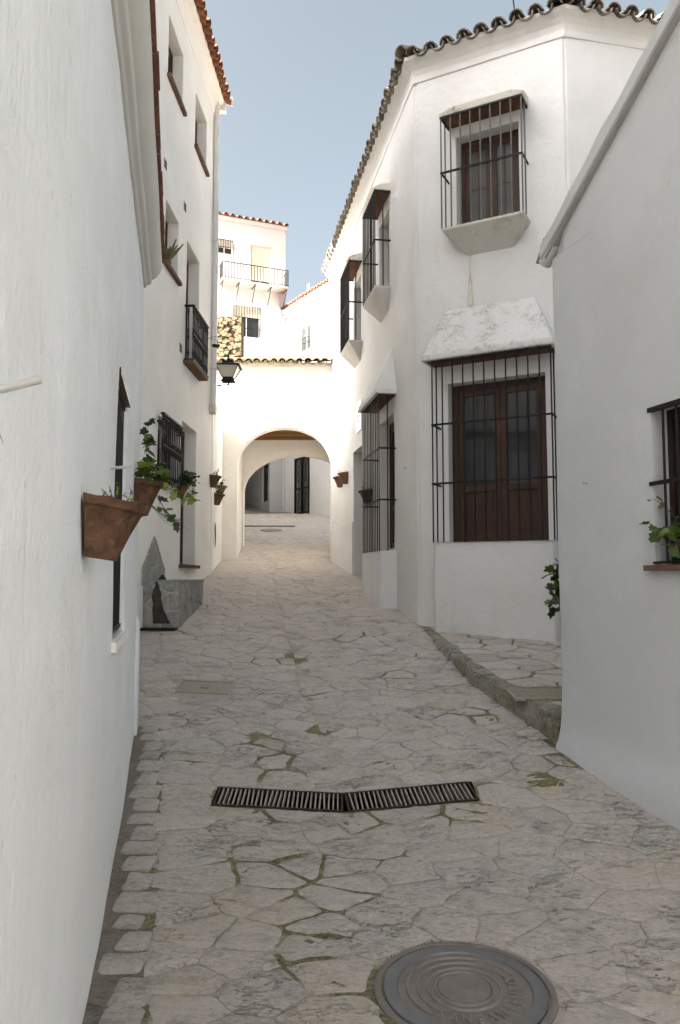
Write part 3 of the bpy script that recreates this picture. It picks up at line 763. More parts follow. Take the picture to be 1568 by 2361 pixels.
sillslab(hl, FL, x0 - .06, x1 + .10, z0, .07, M_['sill'], .05, d, 'doorstep')
x0, x1, z0, z1, d = holes[4]
casement(hl, FL, x0, x1, z0, z1, d - .05, M_['wood'], M_['glass_grey'], fr=.05)
sillslab(hl, FL, -2.50, -1.42, 2.80, .03, M_['pl_plain'], .03, .02)
# turned-bar grille over the ground floor window
def baluster(z0, z1, r, knobs):
    p = []
    prof = [(z0, r)]
    for k in knobs: prof += [(k - .045, r), (k - .03, r * 1.7), (k - .016, r * .9), (k, r * 2.1), (k + .016, r * .9), (k + .03, r * 1.7), (k + .045, r)]
    prof.append((z1, r)); prof.sort()
    return MB().tube([(0, 0, z) for z, _ in prof], [q for _, q in prof], 6)
g = grille(hl, FL, [(-2.50, -1.44, -.10, -.05, 3.70, 3.725), (-2.50, -1.44, -.09, -.06, 3.30, 3.315), (-2.50, -1.44, -.09, -.06, 2.86, 2.88), (-2.5, -2.47, -.06, .0, 3.6, 3.62), (-1.47, -1.44, -.06, .0, 3.6, 3.62)], M_['iron'], 'window_grille')
bm = baluster(2.82, 3.71, .0095, (2.90, 3.26, 3.35, 3.64)).mesh('bar', 50); bm.materials.append(M_['iron'])
for i in range(11): obj('bar', bm, None, g, FL @ T(-2.47 + .10 * i, -.075, 0))
# juliet balcony
b = grille(hl, FL, [(-1.10, -.04, -.155, -.11, 5.62, 5.65), (-1.10, -.04, -.145, -.12, 5.20, 5.215), (-1.10, -.04, -.155, -.10, 4.80, 4.83), (-1.10, -1.07, -.11, 0, 5.62, 5.65), (-.07, -.04, -.11, 0, 5.62, 5.65), (-1.10, -1.07, -.11, 0, 4.80, 4.83), (-.07, -.04, -.11, 0, 4.80, 4.83)], M_['iron'], 'balcony_railing')
bm2 = baluster(4.83, 5.63, .0095, (4.92, 5.17, 5.25, 5.55)).mesh('bar', 50); bm2.materials.append(M_['iron'])
for i in range(12): obj('bar', bm2, None, b, FL @ T(-1.085 + .0936 * i, -.132, 0))
for x in (-1.085, -.055):
    obj('bar', bm2, None, b, FL @ T(x, -.06, 0))
sillslab(hl, FL, -1.14, -.06, 4.80, .15, M_['sill'], .05, .24, 'balcony_slab')
for x, z in ((-2.34, 7.15), (-1.2, 7.11), (-1.32, 4.92)):
    v = MB().box(-.065, .065, -.008, 0, -.065, .065)
    vv = obj('vent', v, M_['vent'], hl, FL @ T(x, 0, z))
    for k in range(4): obj('slat', MB().box(-.05, .05, -.014, -.008, -.045 + .028 * k, -.030 + .028 * k), M_['black'] if k % 2 == 0 else M_['vent'], vv, FL @ T(x, 0, z))
dp = obj('downpipe', MB().tube([(.88, -.05, 10.05), (.88, -.055, 7), (.88, -.055, 4.55)], .05, 10), M_['pvc'], hl, FL, smooth=50)
obj('pipe_bracket', MB().box(.82, .94, -.11, 0, 7.5, 7.53), M_['pvc'], dp, FL); obj('pipe_bracket', MB().box(.82, .94, -.11, 0, 5.2, 5.23), M_['pvc'], dp, FL)
obj('pipe_bracket', MB().box(.80, .97, -.09, .02, 4.42, 4.56), M_['pl_slab'], dp, FL)
# wire pot holder by the balcony end
ph = thing('pot_holder', 'small empty black wire pot holder beside the juliet balcony', 'pot holder', FL @ T(.30, 0, 5.45))
obj('dish', MB().lathe([(.0, -.03), (.05, -.03), (.075, 0), (.07, 0), (.0, -.02)], 14), M_['iron'], ph, FL @ T(.30, -.20, 5.45), smooth=40)
ring = [(.09 * math.cos(a * math.pi / 8), .09 * math.sin(a * math.pi / 8), .12) for a in range(17)]
obj('ring', MB().tube(ring, .003, 4).tube([(.07, 0, 0), (.09, 0, .12)], .003, 4).tube([(-.07, 0, 0), (-.09, 0, .12)], .003, 4).tube([(0, .09, .12), (0, .21, .12)], .004, 4), M_['iron'], ph, FL @ T(.30, -.20, 5.45))

# ------------------------------------------------------------------ fountain
FF = FL
ft = thing('fountain', 'small drinking fountain of grey slate slabs with pointed back panel and wet stain', 'fountain', T(*fpt(FL, -2.4, -.2, gz(-2.2, 10.2))))
fx0, fx1, fd, fzt = -2.95, -1.52, .43, 1.565
mb = MB().box(fx0, fx1, -fd + .012, .01, .9, fzt - .012); obj('basin', mb, M_['pale_mortar'], ft, FL)
obj('rim', MB().box(fx0 - .01, fx1 + .01, -fd - .01, -fd + .10, fzt - .03, fzt).box(fx0 - .01, fx0 + .10, -fd + .10, 0, fzt - .03, fzt).box(fx1 - .1, fx1 + .01, -fd + .10, 0, fzt - .03, fzt), M_['slate'], ft, FL)
def face_stones(parent, F3, w_, h_, nseed, gap, mat, name, pr=(.006, .014), R=.6, asp=1., step=.09, clipf=None, kinds=None):
    sd = []; tr = 0; dmin = math.sqrt(w_ * h_ / nseed) * .78
    while len(sd) < nseed and tr < 4000:
        tr += 1; p = (random.uniform(0, w_), random.uniform(0, h_))
        if all((p[0] - q[0]) ** 2 + ((p[1] - q[1]) * asp) ** 2 > dmin * dmin for q in sd): sd.append(p)
    for i, (x, y) in enumerate(sd):
        poly = vor(sd, i, R, gap, asp)
        for cpl in ((-1, 0, -.004), (1, 0, w_ - .004), (0, -1, -.004), (0, 1, h_ - .004)):
            if len(poly) >= 3: poly = clip(poly, *cpl)
        if clipf:
            for cpl in clipf:
                if len(poly) >= 3: poly = clip(poly, *cpl)
        if len(poly) < 3 or area(poly) < .0008: continue
        m = MB(); stone_geo(m, poly, lambda a, b_: 0, random.uniform(*pr), step, .006, .012, .006, (x, y, 0), .02)
        mt = mat if not kinds else random.choice(kinds)
        obj(name, m.mesh(name, 35), mt, parent, F3 @ T(x, y, 0))
# face frames: x right, y up, z out of the face
def faceframe(F, o, xd, out):
    xd = Vector(xd).normalized(); out = Vector(out).normalized(); up = out.cross(xd)
    m = Matrix(((xd.x, up.x, out.x, o[0]), (xd.y, up.y, out.y, o[1]), (xd.z, up.z, out.z, o[2]), (0, 0, 0, 1)))
    return F @ m
face_stones(ft, faceframe(FL, (fx0, -.0, .98), (0, -1, 0), (-1, 0, 0)), fd, .56, 6, .02, M_['slate'], 'slate_slab')
face_stones(ft, faceframe(FL, (fx0, -fd + .004, .98), (1, 0, 0), (0, -1, 0)), fx1 - fx0, .56, 9, .02, M_['slate'], 'slate_slab')
bk = obj('back_panel', MB().prism([(-3.06, -.02, 1.5), (-2.02, -.02, 1.5), (-2.02, -.02, 1.70), (-2.55, -.02, 2.11), (-3.06, -.02, 1.70)], (0, .03, 0)), M_['pale_mortar'], ft, FL)
wF = faceframe(FL, (-3.06, -.02, 1.5), (1, 0, 0), (0, -1, 0))
face_stones(ft, wF, 1.04, .61, 9, .014, M_['slate'], 'slate_slab', (.004, .008), clipf=[(-.41 / .65, .51 / .65, (.20 * .51) / .65), (.41 / .67, .53 / .67, (1.04 * .41 + .20 * .53) / .67)])
st = [(fx0 - .019, yy, zz) for yy, zz in ((-.175, 1.535), (-.195, 1.50), (-.20, 1.46), (-.225, 1.40), (-.228, 1.33), (-.25, 1.27), (-.252, 1.21), (-.285, 1.15), (-.31, 1.10), (-.345, 1.04), (-.13, 1.04), (-.128, 1.12), (-.115, 1.2), (-.12, 1.28), (-.105, 1.36), (-.128, 1.43), (-.15, 1.49))]
st2 = [(x, y + random.uniform(-.006, .006), z) for x, y, z in st]
obj('wet_stain', MB().prism(st2, (.004, 0, 0)), M_['slate_wet'], ft, FL)
obj('spout', MB().tube([(fx0 + .02, -.17, 1.535), (fx0 - .03, -.17, 1.535), (fx0 - .05, -.17, 1.515)], .012), M_['iron'], ft, FL)
obj('tap', MB().lathe([(.0, .0), (.045, .0), (.05, .03), (.03, .05), (.015, .075), (0, .08)], 10), M_['iron'], ft, FL @ T(-2.45, -.10, 1.55), smooth=40)
fg = thing('floor_grate', 'narrow dark drain grate at the foot of the slate fountain', 'drain', FL @ T(fx0 - .05, -.2, 1.0))
zq = gz(*fpt(FL, fx0 - .05, -.2)[:2])
obj('grate_frame', MB().box(fx0 - .13, fx0 - .115, -fd, .0, zq, zq + .03).box(fx0 - .03, fx0 - .015, -fd, 0, zq, zq + .03), M_['iron'], fg, FL)
for i in range(12): obj('grate_bar', MB().box(fx0 - .115, fx0 - .03, -.012, .0, zq + .006, zq + .026), M_['rust'], fg, FL @ T(0, -.02 - i * .032, 0))

# ------------------------------------------------------------------ low courtyard wall between tall house and arch
FW = frame(-2.24, 13.56, -5.5)
lw = thing('courtyard_wall', 'short white wall joining the tall left house to the arch, patch of plaster gone', 'wall', T(*fpt(FW, 1.6, 0, 1.8)))
mb = MB(); facade(mb, 0, 3.45, 1.2, 4.88, cell=.3, amp=.014, seed=5.); mb.quad((0, 0, 4.88), (3.45, 0, 4.88), (3.45, .28, 4.9), (0, .28, 4.9)); mb.quad((0, .28, 1.2), (3.45, .28, 1.2), (3.45, .28, 4.9), (0, .28, 4.9)); mb.quad((0, 0, 1.2), (0, .28, 1.2), (0, .28, 4.9), (0, 0, 4.88))
obj('wall', mb, M_['pl_tall'], lw, FW, smooth=45)
obj('bare_brick', MB().prism([(.84, -.006, 2.5), (.92, -.006, 2.36), (.98, -.006, 2.16), (1.08, -.006, 2.24), (1.14, -.006, 2.4), (1.06, -.006, 2.55), (.95, -.006, 2.6)], (0, -.008, 0)), M_['rubble_brick'], lw, FW)

# ------------------------------------------------------------------ arch over the street
FA = frame(-2.6, 16.9, 90)
ar = thing('street_arch', 'sunlit white arch across the street with pale tile coping and timber ceiling', 'arch', T(-1.25, 16.9, 1.95))
mb = MB(); zt = 6.22; TH = .38
def arch_face(mb, ax0, ax1, zs, rise, x0, x1, zb, zt, y, flip=False, n=26, amp=.012, seed=0.):
    """front sheet with an elliptical opening; returns the outline"""
    cx, a = (ax0 + ax1) / 2, (ax1 - ax0) / 2
    out = [(ax0, zb)] + [(cx - a * math.cos(math.pi * i / n), zs + rise * math.sin(math.pi * i / n)) for i in range(n + 1)] + [(ax1, zb)]
    D = lambda x, z: y + amp * noise.noise(Vector((x * 1.5, z * 1.5, seed)))
    for i in range(1, n + 1):
        (xa, za), (xb, zb_) = out[i], out[i + 1]; m = 5
        for k in range(m):
            p = lambda x, z0, q: (x, D(x, z0 + (zt - z0) * q / m), z0 + (zt - z0) * q / m)
            mb.quad(p(xa, za, k), p(xb, zb_, k), p(xb, zb_, k + 1), p(xa, za, k + 1))
    for a0, a1 in ((x0, ax0), (ax1, x1)):
        if a1 - a0 < 1e-4: continue
        zz = [zb + (zs - zb) * k / 8 for k in range(9)] + [zs + (zt - zs) * k / 5 for k in range(1, 6)]
        nx = max(1, round((a1 - a0) / .25))
        for i in range(nx):
            u0, u1 = a0 + (a1 - a0) * i / nx, a0 + (a1 - a0) * (i + 1) / nx
            for q, r in zip(zz, zz[1:]): mb.quad((u0, D(u0, q), q), (u1, D(u1, q), q), (u1, D(u1, r), r), (u0, D(u0, r), r))
    return [(x, D(x, z), z) for x, z in out]
ol = arch_face(mb, .36, 2.385, 4.08, .80, -1.2, 2.62, 1.5, zt, 0., seed=2.)
for p, q in zip(ol, ol[1:]): mb.quad(p, q, (q[0], TH, q[2]), (p[0], TH, p[2]))
arch_face(mb, .36, 2.385, 4.08, .80, -1.2, 2.62, 1.5, zt, TH, amp=0)
mb.quad((-1.2, 0, zt), (2.62, 0, zt), (2.62, TH, zt), (-1.2, TH, zt)); mb.quad((-1.2, 0, 1.5), (-1.2, TH, 1.5), (-1.2, TH, zt), (-1.2, 0, zt))
# passage behind: side walls, rear arch, ceiling
mb.quad((.34, TH, 1.5), (.22, 2.0, 1.5), (.22, 2.0, 5.0), (.34, TH, 5.0)); mb.quad((2.42, TH, 1.5), (2.42, 2.4, 1.5), (2.42, 2.4, 5.0), (2.42, TH, 5.0))
ol = arch_face(mb, .26, 2.90, 3.66, .90, .0, 2.9, 1.5, 5.3, 1.9, seed=8., amp=.02)
for p, q in zip(ol, ol[1:]): mb.quad(p, q, (q[0], 2.2, q[2]), (p[0], 2.2, p[2]))
arch_face(mb, .26, 2.90, 3.66, .90, -1.2, 2.9, 1.5, 5.3, 2.2, amp=0)
mb.box(-1.2, 2.6, TH, 2.2, 5.12, 5.3)
obj('wall', mb, M_['pl_arch'], ar, FA, smooth=45)
for k in range(9): obj('ceiling_board', MB().box(.1, 2.5, 0, .195, 5.06, 5.10), M_['beam'], ar, FA @ T(0, TH + .005 + .2 * k, 0))
for k in range(3): obj('ceiling_beam', MB().box(.1, 2.5, 0, .11, 4.90, 5.058), M_['beam'], ar, FA @ T(0, TH + .15 + .58 * k, 0))
eave_tiles(ar, FA, -.9, 2.46, zt + .05, .19, M_['tile_pale'], r=.088, sp=.19, pitch=14, L=.36)
x = -.95
rt = tile_mesh(.09, .31).copy(); rt.materials.append(M_['tile_pale'])
while x < 2.3:
    obj('ridge_tile', rt, None, ar, FA @ T(x, .16, zt + .17) @ RZ(-90) @ RX(2)); x += .275
obj('coping', MB().box(-1.2, 2.62, -.02, TH, zt - .02, zt + .10), M_['pl_arch'], ar, FA)

# ------------------------------------------------------------------ stone ruin behind the arch
FR = frame(-4, 18.5, 90)
ru = thing('ruined_wall', 'rough golden rubble stone wall above and behind the arch coping', 'wall', T(-3.2, 18.5, 2.2))
obj('mortar', MB().box(-3.2, 1.60, .02, .55, 2, 7.88), M_['rubble_mortar'], ru, FR)
face_stones(ru, faceframe(FR, (.55, .03, 4.6), (1, 0, 0), (0, -1, 0)), 1.07, 3.3, 290, .012, M_['rubble'], 'stone', (.01, .09), .4, 1.4, .035, kinds=[M_['rubble']] * 24 + [M_['rubble_brick']])

# ------------------------------------------------------------------ right-hand house
A = (.975, 9.78)
FR1 = frame(*A, 170.7); FR2 = frame(*A, 118)
B2 = fpt(FR2, 1.94); FR3 = frame(B2.x, B2.y, 77)
hr = thing('corner_house', 'white two storey corner house on the right with caged windows and weathered tile eaves', 'house', T(A[0], A[1], 1.0))
mb = MB()
h1 = [(-2.22, -1.24, 2.0, 3.95, .22), (-2.2, -1.5, 5.84, 7.10, .22), (-4.42, -3.70, 5.72, 6.95, .22), (-4.52, -3.66, 1.4, 3.88, .32)]
facade(mb, -7.3, 0, .3, 8.32, h1, cell=.32, amp=.014, rr=.06, seed=11.)
obj('wall', mb, M_['pl_right'], hr, FR1, smooth=45)
h2 = [(.42, 1.63, 2.02, 4.0, .25), (.565, 1.37, 5.90, 7.17, .25)]
mb = MB(); facade(mb, 0, 1.94, .3, 8.3, h2, cell=.28, amp=.012, rl=.06, rr=.04, seed=13.)
obj('wall', mb, M_['pl_right'], hr, FR2, smooth=45)
mb = MB(); facade(mb, 0, 4.2, .3, 8.3, (), cell=.35, amp=.012, rl=.04, seed=15.)
mb.quad((4.2, 0, .3), (4.2, 6, .3), (4.2, 6, 8.3), (4.2, 0, 8.3))
obj('wall', mb, M_['pl_right'], hr, FR3, smooth=45)
eE = fpt(FR1, -7.3); c3 = fpt(FR3, 4.2)
mb = MB().quad((eE.x, eE.y, .3), (eE.x + 8, eE.y + 1, .3), (eE.x + 8, eE.y + 1, 8.3), (eE.x, eE.y, 8.3)); obj('wall', mb, M_['pl_right'], hr)
path = [(eE.x, eE.y), A, (B2.x, B2.y), (c3.x, c3.y)]
obj('cornice', sweep(path, [(-.02, 8.06), (.010, 8.063), (.014, 8.075), (.018, 8.15), (.035, 8.22), (.075, 8.28), (.13, 8.325), (.14, 8.37), (-.02, 8.37)], outward=-1 if False else 1), M_['pl_right'], hr)
roof = MB().add([(eE.x, eE.y, 8.40), (A[0], A[1], 8.40), (B2.x, B2.y, 8.40), (c3.x, c3.y, 8.40), (3.8, 12.5, 9.6), (3.2, 17.5, 9.6), (7.5, 18, 8.4), (7.5, 10, 8.4)], [(0, 1, 4, 5), (1, 2, 4), (2, 3, 4), (3, 7, 4), (7, 6, 5, 4)])
obj('roof', roof, M_['tile_right'], hr)
eave_tiles(hr, FR1, -7.2, -.08, 8.34, .20, M_['tile_right'], r=.088, sp=.215)
eave_tiles(hr, FR2, .06, 1.88, 8.34, .20, M_['tile_right'], r=.092, sp=.225)
eave_tiles(hr, FR3, .10, 3.6, 8.34, .20, M_['tile_right'], r=.095, sp=.24)
for (px_, py_), ang in (((A[0], A[1]), 144), ((B2.x, B2.y), 97)):
    fr_ = frame(px_, py_, ang)
    obj('roof_tile', tile_mesh(.105, .5).copy(), M_['tile_right'], hr, fr_ @ T(0, -.24, 8.40) @ RX(16))
# facing facet: lower bay
cage(hr, FR2, .32, 1.76, 2.01, 4.24, .28, 12, (3.44, 2.72), M_['iron'], 1, .0095)
obj('grille_rail', MB().box(.31, 1.77, -.295, -.265, 4.20, 4.225), M_['iron'], hr, FR2)
casement(hr, FR2, .42, 1.63, 2.02, 4.0, .17, M_['wood'], M_['glass'], panel=.62, fr=.07, name='window')
bx = MB(); facade(bx, .31, 1.74, .5, 2.012, (), cell=.2, amp=.010, seed=21., rl=.03, rr=.03)
bx.v = [(x, y - .26, z) for x, y, z in bx.v]
bx.quad((.31, -.23, .5), (.31, 0, .5), (.31, 0, 2.012), (.31, -.23, 2.012)); bx.quad((1.74, -.23, .5), (1.74, 0, .5), (1.74, 0, 2.012), (1.74, -.23, 2.012))
bx.quad((.31, -.27, 2.012), (1.74, -.27, 2.012), (1.74, .02, 2.014), (.31, .02, 2.014))
obj('bay_parapet', bx, M_['pl_right'], hr, FR2, smooth=45)
hood(hr, FR2, .20, 1.80, 4.235, .07, .33, .42, 1.52, 4.95, M_['pl_hood'])
# facing facet: upper window
cage(hr, FR2, .47, 1.48, 5.88, 7.32, .28, 9, (6.59, 7.305), M_['iron_grey'], 1, .010, rails_mat=M_['iron'])
casement(hr, FR2, .565, 1.37, 5.90, 7.17, .17, M_['wood'], M_['glass_grey'], fr=.06, muntin=(1, 1))
shelf(hr, FR2, .47, 1.49, 5.885, .285, .72, 1.29, 5.59, M_['pl_slab'])
obj('wall_rib', MB().box(.715, .735, -.010, .01, 4.93, 5.59), M_['pl_right'], hr, FR2)
obj('stain', MB().prism([(.69, -.012, 4.96), (.775, -.012, 4.955), (.76, -.012, 5.06), (.75, -.012, 5.22), (.735, -.012, 5.40), (.715, -.012, 5.30), (.70, -.012, 5.12)], (0, .004, 0)), M_['pl_hood2'], hr, FR2)
def softhood(F, x0, x1, zb, n, nx=16):
    mb = MB(); vs = []; fs = []
    for i in range(nx + 1):
        u = i / nx; x = x0 + (x1 - x0) * u; e = min(1, min(u, 1 - u) * 7); j = noise.noise(Vector((x * 4, zb, 3))) * .012
        for (yy, zz) in ((.01, 0), (-n, 0), (-n - .012, .03 + .05 * e), (-n * .85, .065 + .055 * e + j), (-n * .4, .10 + .075 * e + j), (.01, .12 + .09 * e)):
            vs.append((x, yy, zb + zz))
    for i in range(nx):
        for k in range(5): fs.append((i * 6 + k, i * 6 + k + 1, i * 6 + k + 7, i * 6 + k + 6))
    fs += [(5, 4, 3, 2, 1, 0), tuple(nx * 6 + k for k in range(6))]
    mb.add(vs, fs); o = obj('window_hood', mb, M_['pl_hood2'], hr, F, smooth=50)
    obj('soffit', MB().box(x0 + .03, x1 - .03, -n + .03, -.004, zb - .016, zb - .003), M_['brick'], o, F)
softhood(FR2, .455, 1.495, 7.325, .29)
# alley side: lower bay and two upper cages
cage(hr, FR1, -2.33, -1.15, 1.96, 4.18, .24, 11, (3.41, 2.68), M_['iron'], 1, .0095)
casement(hr, FR1, -2.22, -1.24, 2.0, 3.95, .15, M_['wood'], M_['glass'], panel=.6, fr=.06)
bx = MB(); facade(bx, -2.36, -1.13, .7, 1.962, (), cell=.22, amp=.008, seed=25., rl=.03, rr=.03)
bx.v = [(x, y - .245, z) for x, y, z in bx.v]
bx.quad((-1.13, -.21, .7), (-1.13, 0, .7), (-1.13, 0, 1.962), (-1.13, -.21, 1.962)); bx.quad((-2.36, -.21, .7), (-2.36, 0, .7), (-2.36, 0, 1.962), (-2.36, -.21, 1.962))
bx.quad((-2.36, -.25, 1.962), (-1.13, -.25, 1.962), (-1.13, .02, 1.964), (-2.36, .02, 1.964))
obj('bay_parapet', bx, M_['pl_right'], hr, FR1, smooth=45)
hood(hr, FR1, -2.45, -1.08, 4.18, .07, .30, -2.2, -1.35, 4.92, M_['pl_right'])
for x0, x1, z0, z1 in ((-2.30, -1.40, 5.86, 7.32), (-4.50, -3.60, 5.72, 7.15)):
    cage(hr, FR1, x0, x1, z0, z1, .235, 9, ((z0 + z1) / 2 - .04, z1 - .02), M_['iron'], 1, .010)
    casement(hr, FR1, x0 + .1, x1 - .1, z0 - .02, z1 - .22, .15, M_['wood'], M_['glass'], fr=.06)
    shelf(hr, FR1, x0, x1, z0, .24, x0 + .2, x1 - .2, z0 - .34, M_['pl_slab'])
    softhood(FR1, x0 - .01, x1 + .01, z1, .24)
d = casement(hr, FR1, -4.52, -3.66, 1.45, 3.88, .24, M_['darkwood'], M_['glass'], panel=1.4, fr=.07, name='door')
obj('wall_base', MB().box(-7.2, -4.55, -.02, .01, 1.0, 2.6), M_['pl_right'], hr, FR1)
for x, z in ((-6.65, 2.75), (-.55, 3.05)):
    obj('wall_hook', MB().tube([(x, .01, z), (x, -.04, z), (x + .05, -.04, z - .03)], .006), M_['white_iron'], hr, FR1)
# ceramic plaque beside the hood
pq = obj('ceramic_plaque', MB().box(-.22, .22, -.022, .004, -.26, .26), M_['plaque'], None, FR1 @ T(-3.90, 0, 4.42))
tag(pq, 'small white ceramic street plaque high on the right wall before the arch', 'plaque')
ln = MB()
for k, (a, b) in enumerate(((-.13, .10), (-.15, .14), (-.09, .11))):
    xx = a
    while xx < b:
        w_ = random.uniform(.012, .022); zz = .08 - .085 * k
        ln.box(xx, xx + w_ * .35, -.0245, -.022, zz - .02, zz + .022).box(xx + w_ * .35, xx + w_, -.0245, -.022, zz - .02, zz - .012); xx += w_ + .008
obj('faded_lettering', ln, M_['ink'], pq, FR1 @ T(-3.90, 0, 4.42))

# ------------------------------------------------------------------ near right house with the raking coping
FG = frame(1.632, 5.893, 163)
hg = thing('gabled_house', 'white house at the right edge with raking parapet coping and barred window', 'house', T(*fpt(FG, 0, 0, .35)))
mb = MB(); gzr = .27
facade(mb, 0, 6.0, -.3, 4.05, [(1.10, 2.1, 1.67, 2.65, .17)], cell=.22, amp=.014, rl=.05, seed=31., flare=.30)
k = .60
for i in range(30):
    x0, x1 = 6.0 * i / 30, 6.0 * (i + 1) / 30
    y0 = .05 - math.sqrt(max(0, .0025 - max(0, .05 - x0) ** 2)) if x0 < .05 else 0
    mb.quad((x0, y0, 4.05), (x1, 0, 4.05), (x1, 0, 4.12 + k * x1), (x0, y0, 4.12 + k * x0))
mb.quad((0, .05, -.3), (0, 5, -.3), (0, 5, 4.12), (0, .05, 4.12))
mb.quad((0, .3, 4.12), (6, .3, 4.12 + k * 6), (6, .3, 0), (0, .3, 0)); mb.quad((6, 0, -.3), (6, 5, -.3), (6, 5, 4.12 + k * 6), (6, 0, 4.12 + k * 6))
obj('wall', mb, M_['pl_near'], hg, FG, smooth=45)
def rake(y0, y1, zlo, zhi, x0, x1, nseg, mat, name, jit=0.):
    m = MB(); vs = []; fs = []
    for i in range(nseg + 1):
        x = x0 + (x1 - x0) * i / nseg; j = noise.noise(Vector((x * 3.4, 1, 8))) * jit
        vs += [(x, y0, 4.12 + k * x + zlo), (x, y0, 4.12 + k * x + zhi + j), (x, y1, 4.12 + k * x + zhi + .02 + j), (x, y1, 4.12 + k * x + zlo)]
    for i in range(nseg):
        for q in range(4): fs.append((i * 4 + q, i * 4 + 4 + q, i * 4 + 4 + (q + 1) % 4, i * 4 + (q + 1) % 4))
    fs += [(3, 2, 1, 0), tuple(nseg * 4 + q for q in range(4))]
    m.add(vs, fs); return obj(name, m, mat, hg, FG, smooth=40)
rake(-.05, .3, .0, .10, -.06, 6.0, 60, M_['pl_near'], 'coping', .035)
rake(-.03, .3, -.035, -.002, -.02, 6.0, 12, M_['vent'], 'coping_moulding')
obj('wall', MB().box(6.02, 15, 0, 5, -.3, 7.7), M_['pl_near'], hg, FG)  # unseen block behind the camera, added to cut skylight on the left wall
obj('coping_tile', MB().tube([(-.10, .02, 4.07), (.06, .02, 4.165)], .055, 10), M_['pl_near'], hg, FG, smooth=50)
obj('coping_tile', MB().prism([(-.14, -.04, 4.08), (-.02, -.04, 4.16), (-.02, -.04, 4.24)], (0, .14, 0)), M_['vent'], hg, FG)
obj('roof', MB().quad((-.1, .2, 4.05), (6, .2, 4.05 + k * 6), (6, 5, 4.05 + k * 6), (-.1, 5, 4.05)), M_['tile_right'], hg, FG)
casement(hg, FG, 1.10, 2.1, 1.67, 2.65, .12, M_['darkwood'], M_['glass'], fr=.05)
g = grille(hg, FG, [(1.08, 2.12, -.012, .014, 2.63, 2.66), (1.09, 2.11, -.022, -.002, 2.165, 2.19), (1.09, 2.11, -.012, .010, 1.68, 1.695)], M_['iron'], 'window_grille')
for i in range(8): bar(g, FG, (1.20 + .118 * i, .008, 1.68), (1.20 + .118 * i, .008, 2.65), .0085, M_['iron'])
sillslab(hg, FG, 1.04, 2.16, 1.672, .045, M_['sill'], .035, .12)
obj('wall_hook', MB().tube([(.42, .01, 2.255), (.42, -.05, 2.265)], .005), M_['white_iron'], hg, FG)

# ------------------------------------------------------------------ houses beyond the arch
K = (-2.07, 28.8)
FT = frame(*K, 68); FJ = frame(*K, 148)
ht = thing('balcony_house', 'tall sunlit white house above the arch with railed balcony and shuttered windows', 'house', T(K[0], K[1], 3.9))
mb = MB(); th_ = [(-2.70, -2.05, 13.5, 14.03, .08), (-1.37, -.58, 12.5, 13.99, .10), (-2.0, -.98, 10.46, 11.6, .08)]
facade(mb, -4.6, 0, 7.0, 14.85, th_, cell=.5, amp=.015, seed=41.); facade(mb, -.56, 0, 3.2, 7.0, cell=.5, amp=.01, seed=42.)
mb.quad((-4.6, 0, 7), (-.56, 0, 7), (-.56, 5, 7), (-4.6, 5, 7)); mb.quad((-4.6, 0, 7), (-4.6, 5, 7), (-4.6, 5, 14.85), (-4.6, 0, 14.85)); mb.quad((0, 0, 7), (0, 5, 7), (0, 5, 14.85), (0, 0, 14.85))
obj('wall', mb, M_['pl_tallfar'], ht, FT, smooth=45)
obj('wall', MB().box(-11, -5.2, 19.1, 38, 2.0, 11.8), M_['pl_tallfar'], ht)        # unseen block off to the left, added to shade the lane and gate
obj('cornice', MB().box(-4.6, .02, -.07, .0, 14.76, 14.90), M_['pl_tallfar'], ht, FT)
roof_slab(ht, FT, -4.6, .03, 14.86, .1, 5, 14, M_['tile_far']); eave_tiles(ht, FT, -3.4, -.02, 14.88, .16, M_['tile_far'], r=.095, sp=.26, pans=False)
def shut(F, house, x0, x1, z0, z1, cut, y=.06):
    wdw = obj('window', MB().box(x0, x0 + .04, y - .01, y + .03, z0, cut).box(x1 - .04, x1, y - .01, y + .03, z0, cut).box((x0 + x1) / 2 - .025, (x0 + x1) / 2 + .025, y - .01, y + .03, z0, cut), M_['white_frame'], house, F)
    obj('pane', MB().box(x0 + .04, x1 - .04, y, y + .02, z0, cut), M_['glass'], wdw, F)
    m = MB(); z = cut
    while z < z1 - .01: m.box(x0, x1, y - .02, y + .02, z, min(z + .055, z1)); z += .062
    obj('shutter', m, M_['shutter'], wdw, F)
shut(FT, ht, -2.70, -2.05, 13.5, 14.03, 13.72); shut(FT, ht, -1.37, -.58, 12.5, 13.99, 12.66); shut(FT, ht, -2.0, -.98, 10.46, 11.6, 11.2)
g = grille(ht, FT, [(-2.72, -2.03, -.03, -.015, 13.72, 13.74), (-2.72, -2.03, -.03, -.015, 13.99, 14.01)], M_['iron'], 'window_grille')
for i in range(8): bar(g, FT, (-2.69 + .091 * i, -.022, 13.5), (-2.69 + .091 * i, -.022, 14.02), .011, M_['iron'], sides=4)
g = grille(ht, FT, [(-2.02, -.96, -.03, -.015, 10.75, 10.77), (-2.02, -.96, -.03, -.015, 11.16, 11.18)], M_['iron'], 'window_grille')
for i in range(11): bar(g, FT, (-2.0 + .102 * i, -.022, 10.46), (-2.0 + .102 * i, -.022, 11.6), .011, M_['iron'], sides=4)
bx0, bx1, bz, bd = -2.56, -.06, 12.36, .55
bal = obj('balcony', MB().box(bx0, bx1, -bd, .0, bz - .07, bz), M_['pl_slab'], ht, FT)
obj('railing', MB().box(bx0, bx1, -bd - .01, -bd + .015, bz + .60, bz + .625).box(bx0, bx1, -bd - .005, -bd + .01, bz + .04, bz + .055).box(bx0, bx0 + .02, -bd, 0, bz + .60, bz + .625).box(bx1 - .02, bx1, -bd, 0, bz + .60, bz + .625), M_['iron'], bal, FT)
